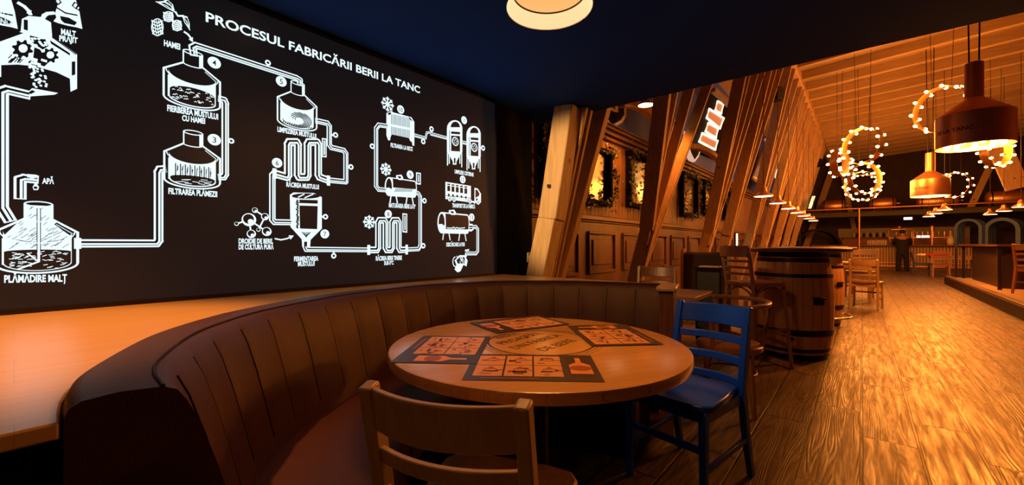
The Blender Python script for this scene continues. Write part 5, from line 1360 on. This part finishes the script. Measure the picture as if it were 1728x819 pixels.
# arched steel ribs at the right and the dark arch at the left
def arch_tunnel(loc, r, label, n, dy, mat, rz=0.0, w_=.10, d_=.09):
    t = thing('arched_tunnel', label, 'arch', loc, rz, 'arched barrel vaults beside the bar')
    for k in range(n):
        pts = [(r*math.cos(rad(a)), dy*k, r*math.sin(rad(a))) for a in range(0, 181, 10)]
        b = MB(); b.sweep([(r, dy*k, -loc[2])] + pts + [(-r, dy*k, -loc[2])], d_, w_, (0, 1, 0)); b.build('rib', mat, t, bevel=.01)
    return t
arch_tunnel((4.52, 26.85, 1.80), .45, 'grey steel rib arch behind the dark counter, the large right one', 5, .24, M_greymetal, rad(-22), .15, .14)
arch_tunnel((3.55, 26.9, 1.88), .38, 'grey steel rib arch behind the dark counter, the left one', 4, .20, M_greymetal, rad(-24), .12, .11)
arch_tunnel((-1.75, 26.95, 1.0), .95, 'dark arch at the left end of the bar', 4, .25, M_leatherdark, rad(15), .12, .12)

# timbers of the right side
def leaning(p0, p1, w_, d_, label):
    t = thing('leaning_timber', label, 'timber', p0, 0, 'leaning timbers of the right side'); b = MB(); b.sweep([p0, p1], w_, d_, (0, 1, 0)); o = b.build('beam', M_timber, t, world=True, bevel=.01)
    b = MB(); q = p0.lerp(p1, .12); b.sphere(q+Vector((0, -w_*.3, 0)), .02, 8, 6); b.build('bolt', M_iron, t, world=True)
def ext(pa, pb, Y, zl, zh):
    a, c = aty(*pa, Y), aty(*pb, Y); d = c-a
    return a + d*((zl-a.z)/d.z), a + d*((zh-a.z)/d.z)
p0, p1 = ext((1637, 352), (1671, 280), 26.4, 2.76, 5.7); leaning(p0, p1, .22, .14, 'slim leaning timber at the right, tilting to the right above the arches')
p0, p1 = ext((1716, 316), (1695, 268), 20.0, 2.9, 5.55); leaning(p0, p1, .50, .16, 'broad timber hanging down at the right edge, tilting to the left')
p0, p1 = ext((1440, 380), (1420, 285), 28.9, 0.0, 5.5); leaning(p0, p1, .20, .14, 'slim leaning timber behind the glowing aisle cluster, tilting to the left')
p0, p1 = ext((1388, 335), (1400, 300), 29.0, 0.0, 5.5); leaning(p0, p1, .3, .2, 'broad leaning timber at the far left corner of the bar')

M_trousers = plain('dark_trousers', (.010, .009, .014), .85, noise=.2)
# ------------------------------------------------------------------ person at the bar, seen from behind
pp = aty(1523, 458, 24.95)
pt = thing('person', 'person in dark clothes standing at the bar with back to the camera, leaning on it', 'person', (pp.x, 24.95, 0))
sk = [((0, 0, .95), .14), ((0, .01, 1.12), .14), ((0, .05, 1.32), .16), ((0, .09, 1.47), .125), ((0, .12, 1.56), .062), ((0, .15, 1.66), .092), ((0, .155, 1.74), .086),
      ((.10, 0, .90), .115), ((.13, .01, .50), .075), ((.14, -.02, .09), .05), ((.16, .14, .04), .042),
      ((-.10, 0, .90), .115), ((-.13, .0, .50), .075), ((-.14, -.02, .09), .05), ((-.16, .14, .04), .042),
      ((.20, .08, 1.44), .075), ((.25, .28, 1.21), .060), ((.24, .50, 1.19), .042), ((.20, .58, 1.19), .036),
      ((-.20, .08, 1.44), .075), ((-.25, .28, 1.21), .060), ((-.24, .50, 1.19), .042), ((-.20, .58, 1.19), .036)]
ed = [(0, 1), (1, 2), (2, 3), (3, 4), (4, 5), (5, 6), (0, 7), (7, 8), (8, 9), (9, 10), (0, 11), (11, 12), (12, 13), (13, 14), (3, 15), (15, 16), (16, 17), (17, 18), (3, 19), (19, 20), (20, 21), (21, 22)]
def skinned(name, sk, ed, mat, parent):
    me = bpy.data.meshes.new(name); me.from_pydata([p for p, r in sk], ed, []); me.materials.append(mat)
    o = bpy.data.objects.new(name, me); col.objects.link(o); o.parent = parent
    m = o.modifiers.new('skin', 'SKIN'); m.use_smooth_shade = True
    for i, (p, r) in enumerate(sk): me.skin_vertices[0].data[i].radius = (r, r)
    me.skin_vertices[0].data[0].use_root = True
    s = o.modifiers.new('subd', 'SUBSURF'); s.levels = 2; s.render_levels = 2
    return o
skinned('body', sk, ed, M_skin, pt)
# clothes over the body
def ring(cx, cy, z, rx, ry, n=20): return [Vector((cx+rx*math.cos(2*math.pi*k/n), cy+ry*math.sin(2*math.pi*k/n), z)) for k in range(n)]
b = MB(); b.loft([ring(0, .0, .84, .19, .15), ring(0, .0, .93, .205, .165), ring(0, .01, 1.08, .205, .165), ring(0, .04, 1.25, .225, .165), ring(0, .065, 1.38, .235, .15), ring(0, .085, 1.46, .19, .12), ring(0, .10, 1.51, .10, .085), ring(0, .11, 1.545, .078, .075)])
for s in (-1, 1): b.tube([(s*.17, .08, 1.44), (s*.225, .09, 1.40), (s*.27, .18, 1.28), (s*.265, .30, 1.215), (s*.25, .40, 1.215), (s*.235, .50, 1.20)], .06, 12, radii=[.075, .088, .076, .068, .058, .05])
b.build('jacket', M_cloth, pt, smooth=70)
b = MB(); b.loft([ring(0, .0, .74, .175, .135), ring(0, .0, .86, .18, .145), ring(0, .0, .98, .17, .135)])
for s in (-1, 1): b.tube([(s*.09, 0, .86), (s*.105, .0, .70), (s*.125, .01, .48), (s*.135, -.01, .28), (s*.14, -.02, .06)], .1, 14, radii=[.115, .108, .088, .08, .082])
b.build('trousers', M_trousers, pt, smooth=70)
for s in (-1, 1): b = MB(); b.sphere((s*.15, .06, .045), .06, 12, 8, (.85, 2.2, .75)); b.build('shoe', M_iron, pt, smooth=60)
b = MB(); b.sphere((0, .135, 1.735), .10, 14, 10, (1, 1.02, .95)); b.build('hair', plain('dark_hair', (.02, .012, .01), .7, noise=.2), pt, smooth=60)
for s in (-1, 1):
    for k in range(5):
        b = MB(); x = s*(.205-.02*k); b.tube([(x, .58, 1.19), (x-s*.004, .63, 1.188), (x-s*.01, .66+.012*(k % 3), 1.178)], .009, 6, radii=[.011, .009, .007]); b.build('finger', M_skin, pt, smooth=60)

# ------------------------------------------------------------------ recessed light above the ledge, and an unseen spot added for the post
def downlight(x, y, e, label, spot=80, color=(1.0, 0.34, 0.07), blend=0.7, aim=None):
    t = thing('recessed_light', label, 'lamp', (x, y, ALC), 0, 'recessed lights over the ledge')
    b = MB(); b.shell([(.035, -.001), (.055, -.001), (.055, -.006), (.048, -.010), (.035, -.006)], seg=28); b.build('trim_ring', M_iron, t, smooth=40)
    b = MB(); b.lathe([(.035, -.003), (.035, -.002)], seg=28); b.build('lens', M_lampin, t)
    l = lamp('lamp_beam', 'SPOT', (0, 0, -.02), e, color, t, spot_size=rad(spot), spot_blend=blend, shadow_soft_size=.03)
    if aim: l.rotation_euler = (Vector(aim)-Vector((x, y, ALC-.02))).to_track_quat('-Z', 'Y').to_euler()
downlight(-1.95, -0.05, 230, 'recessed light in the dark ceiling above the near end of the ledge', 66)
downlight(-2.28, 0.90, 430, 'unseen recessed spot in the dark ceiling, added to light the pale post', 36, (1.0, 0.52, 0.18), 0.6, (-2.16, 3.55, 1.6))  # spot added out of view to brighten the pale post and first rafters
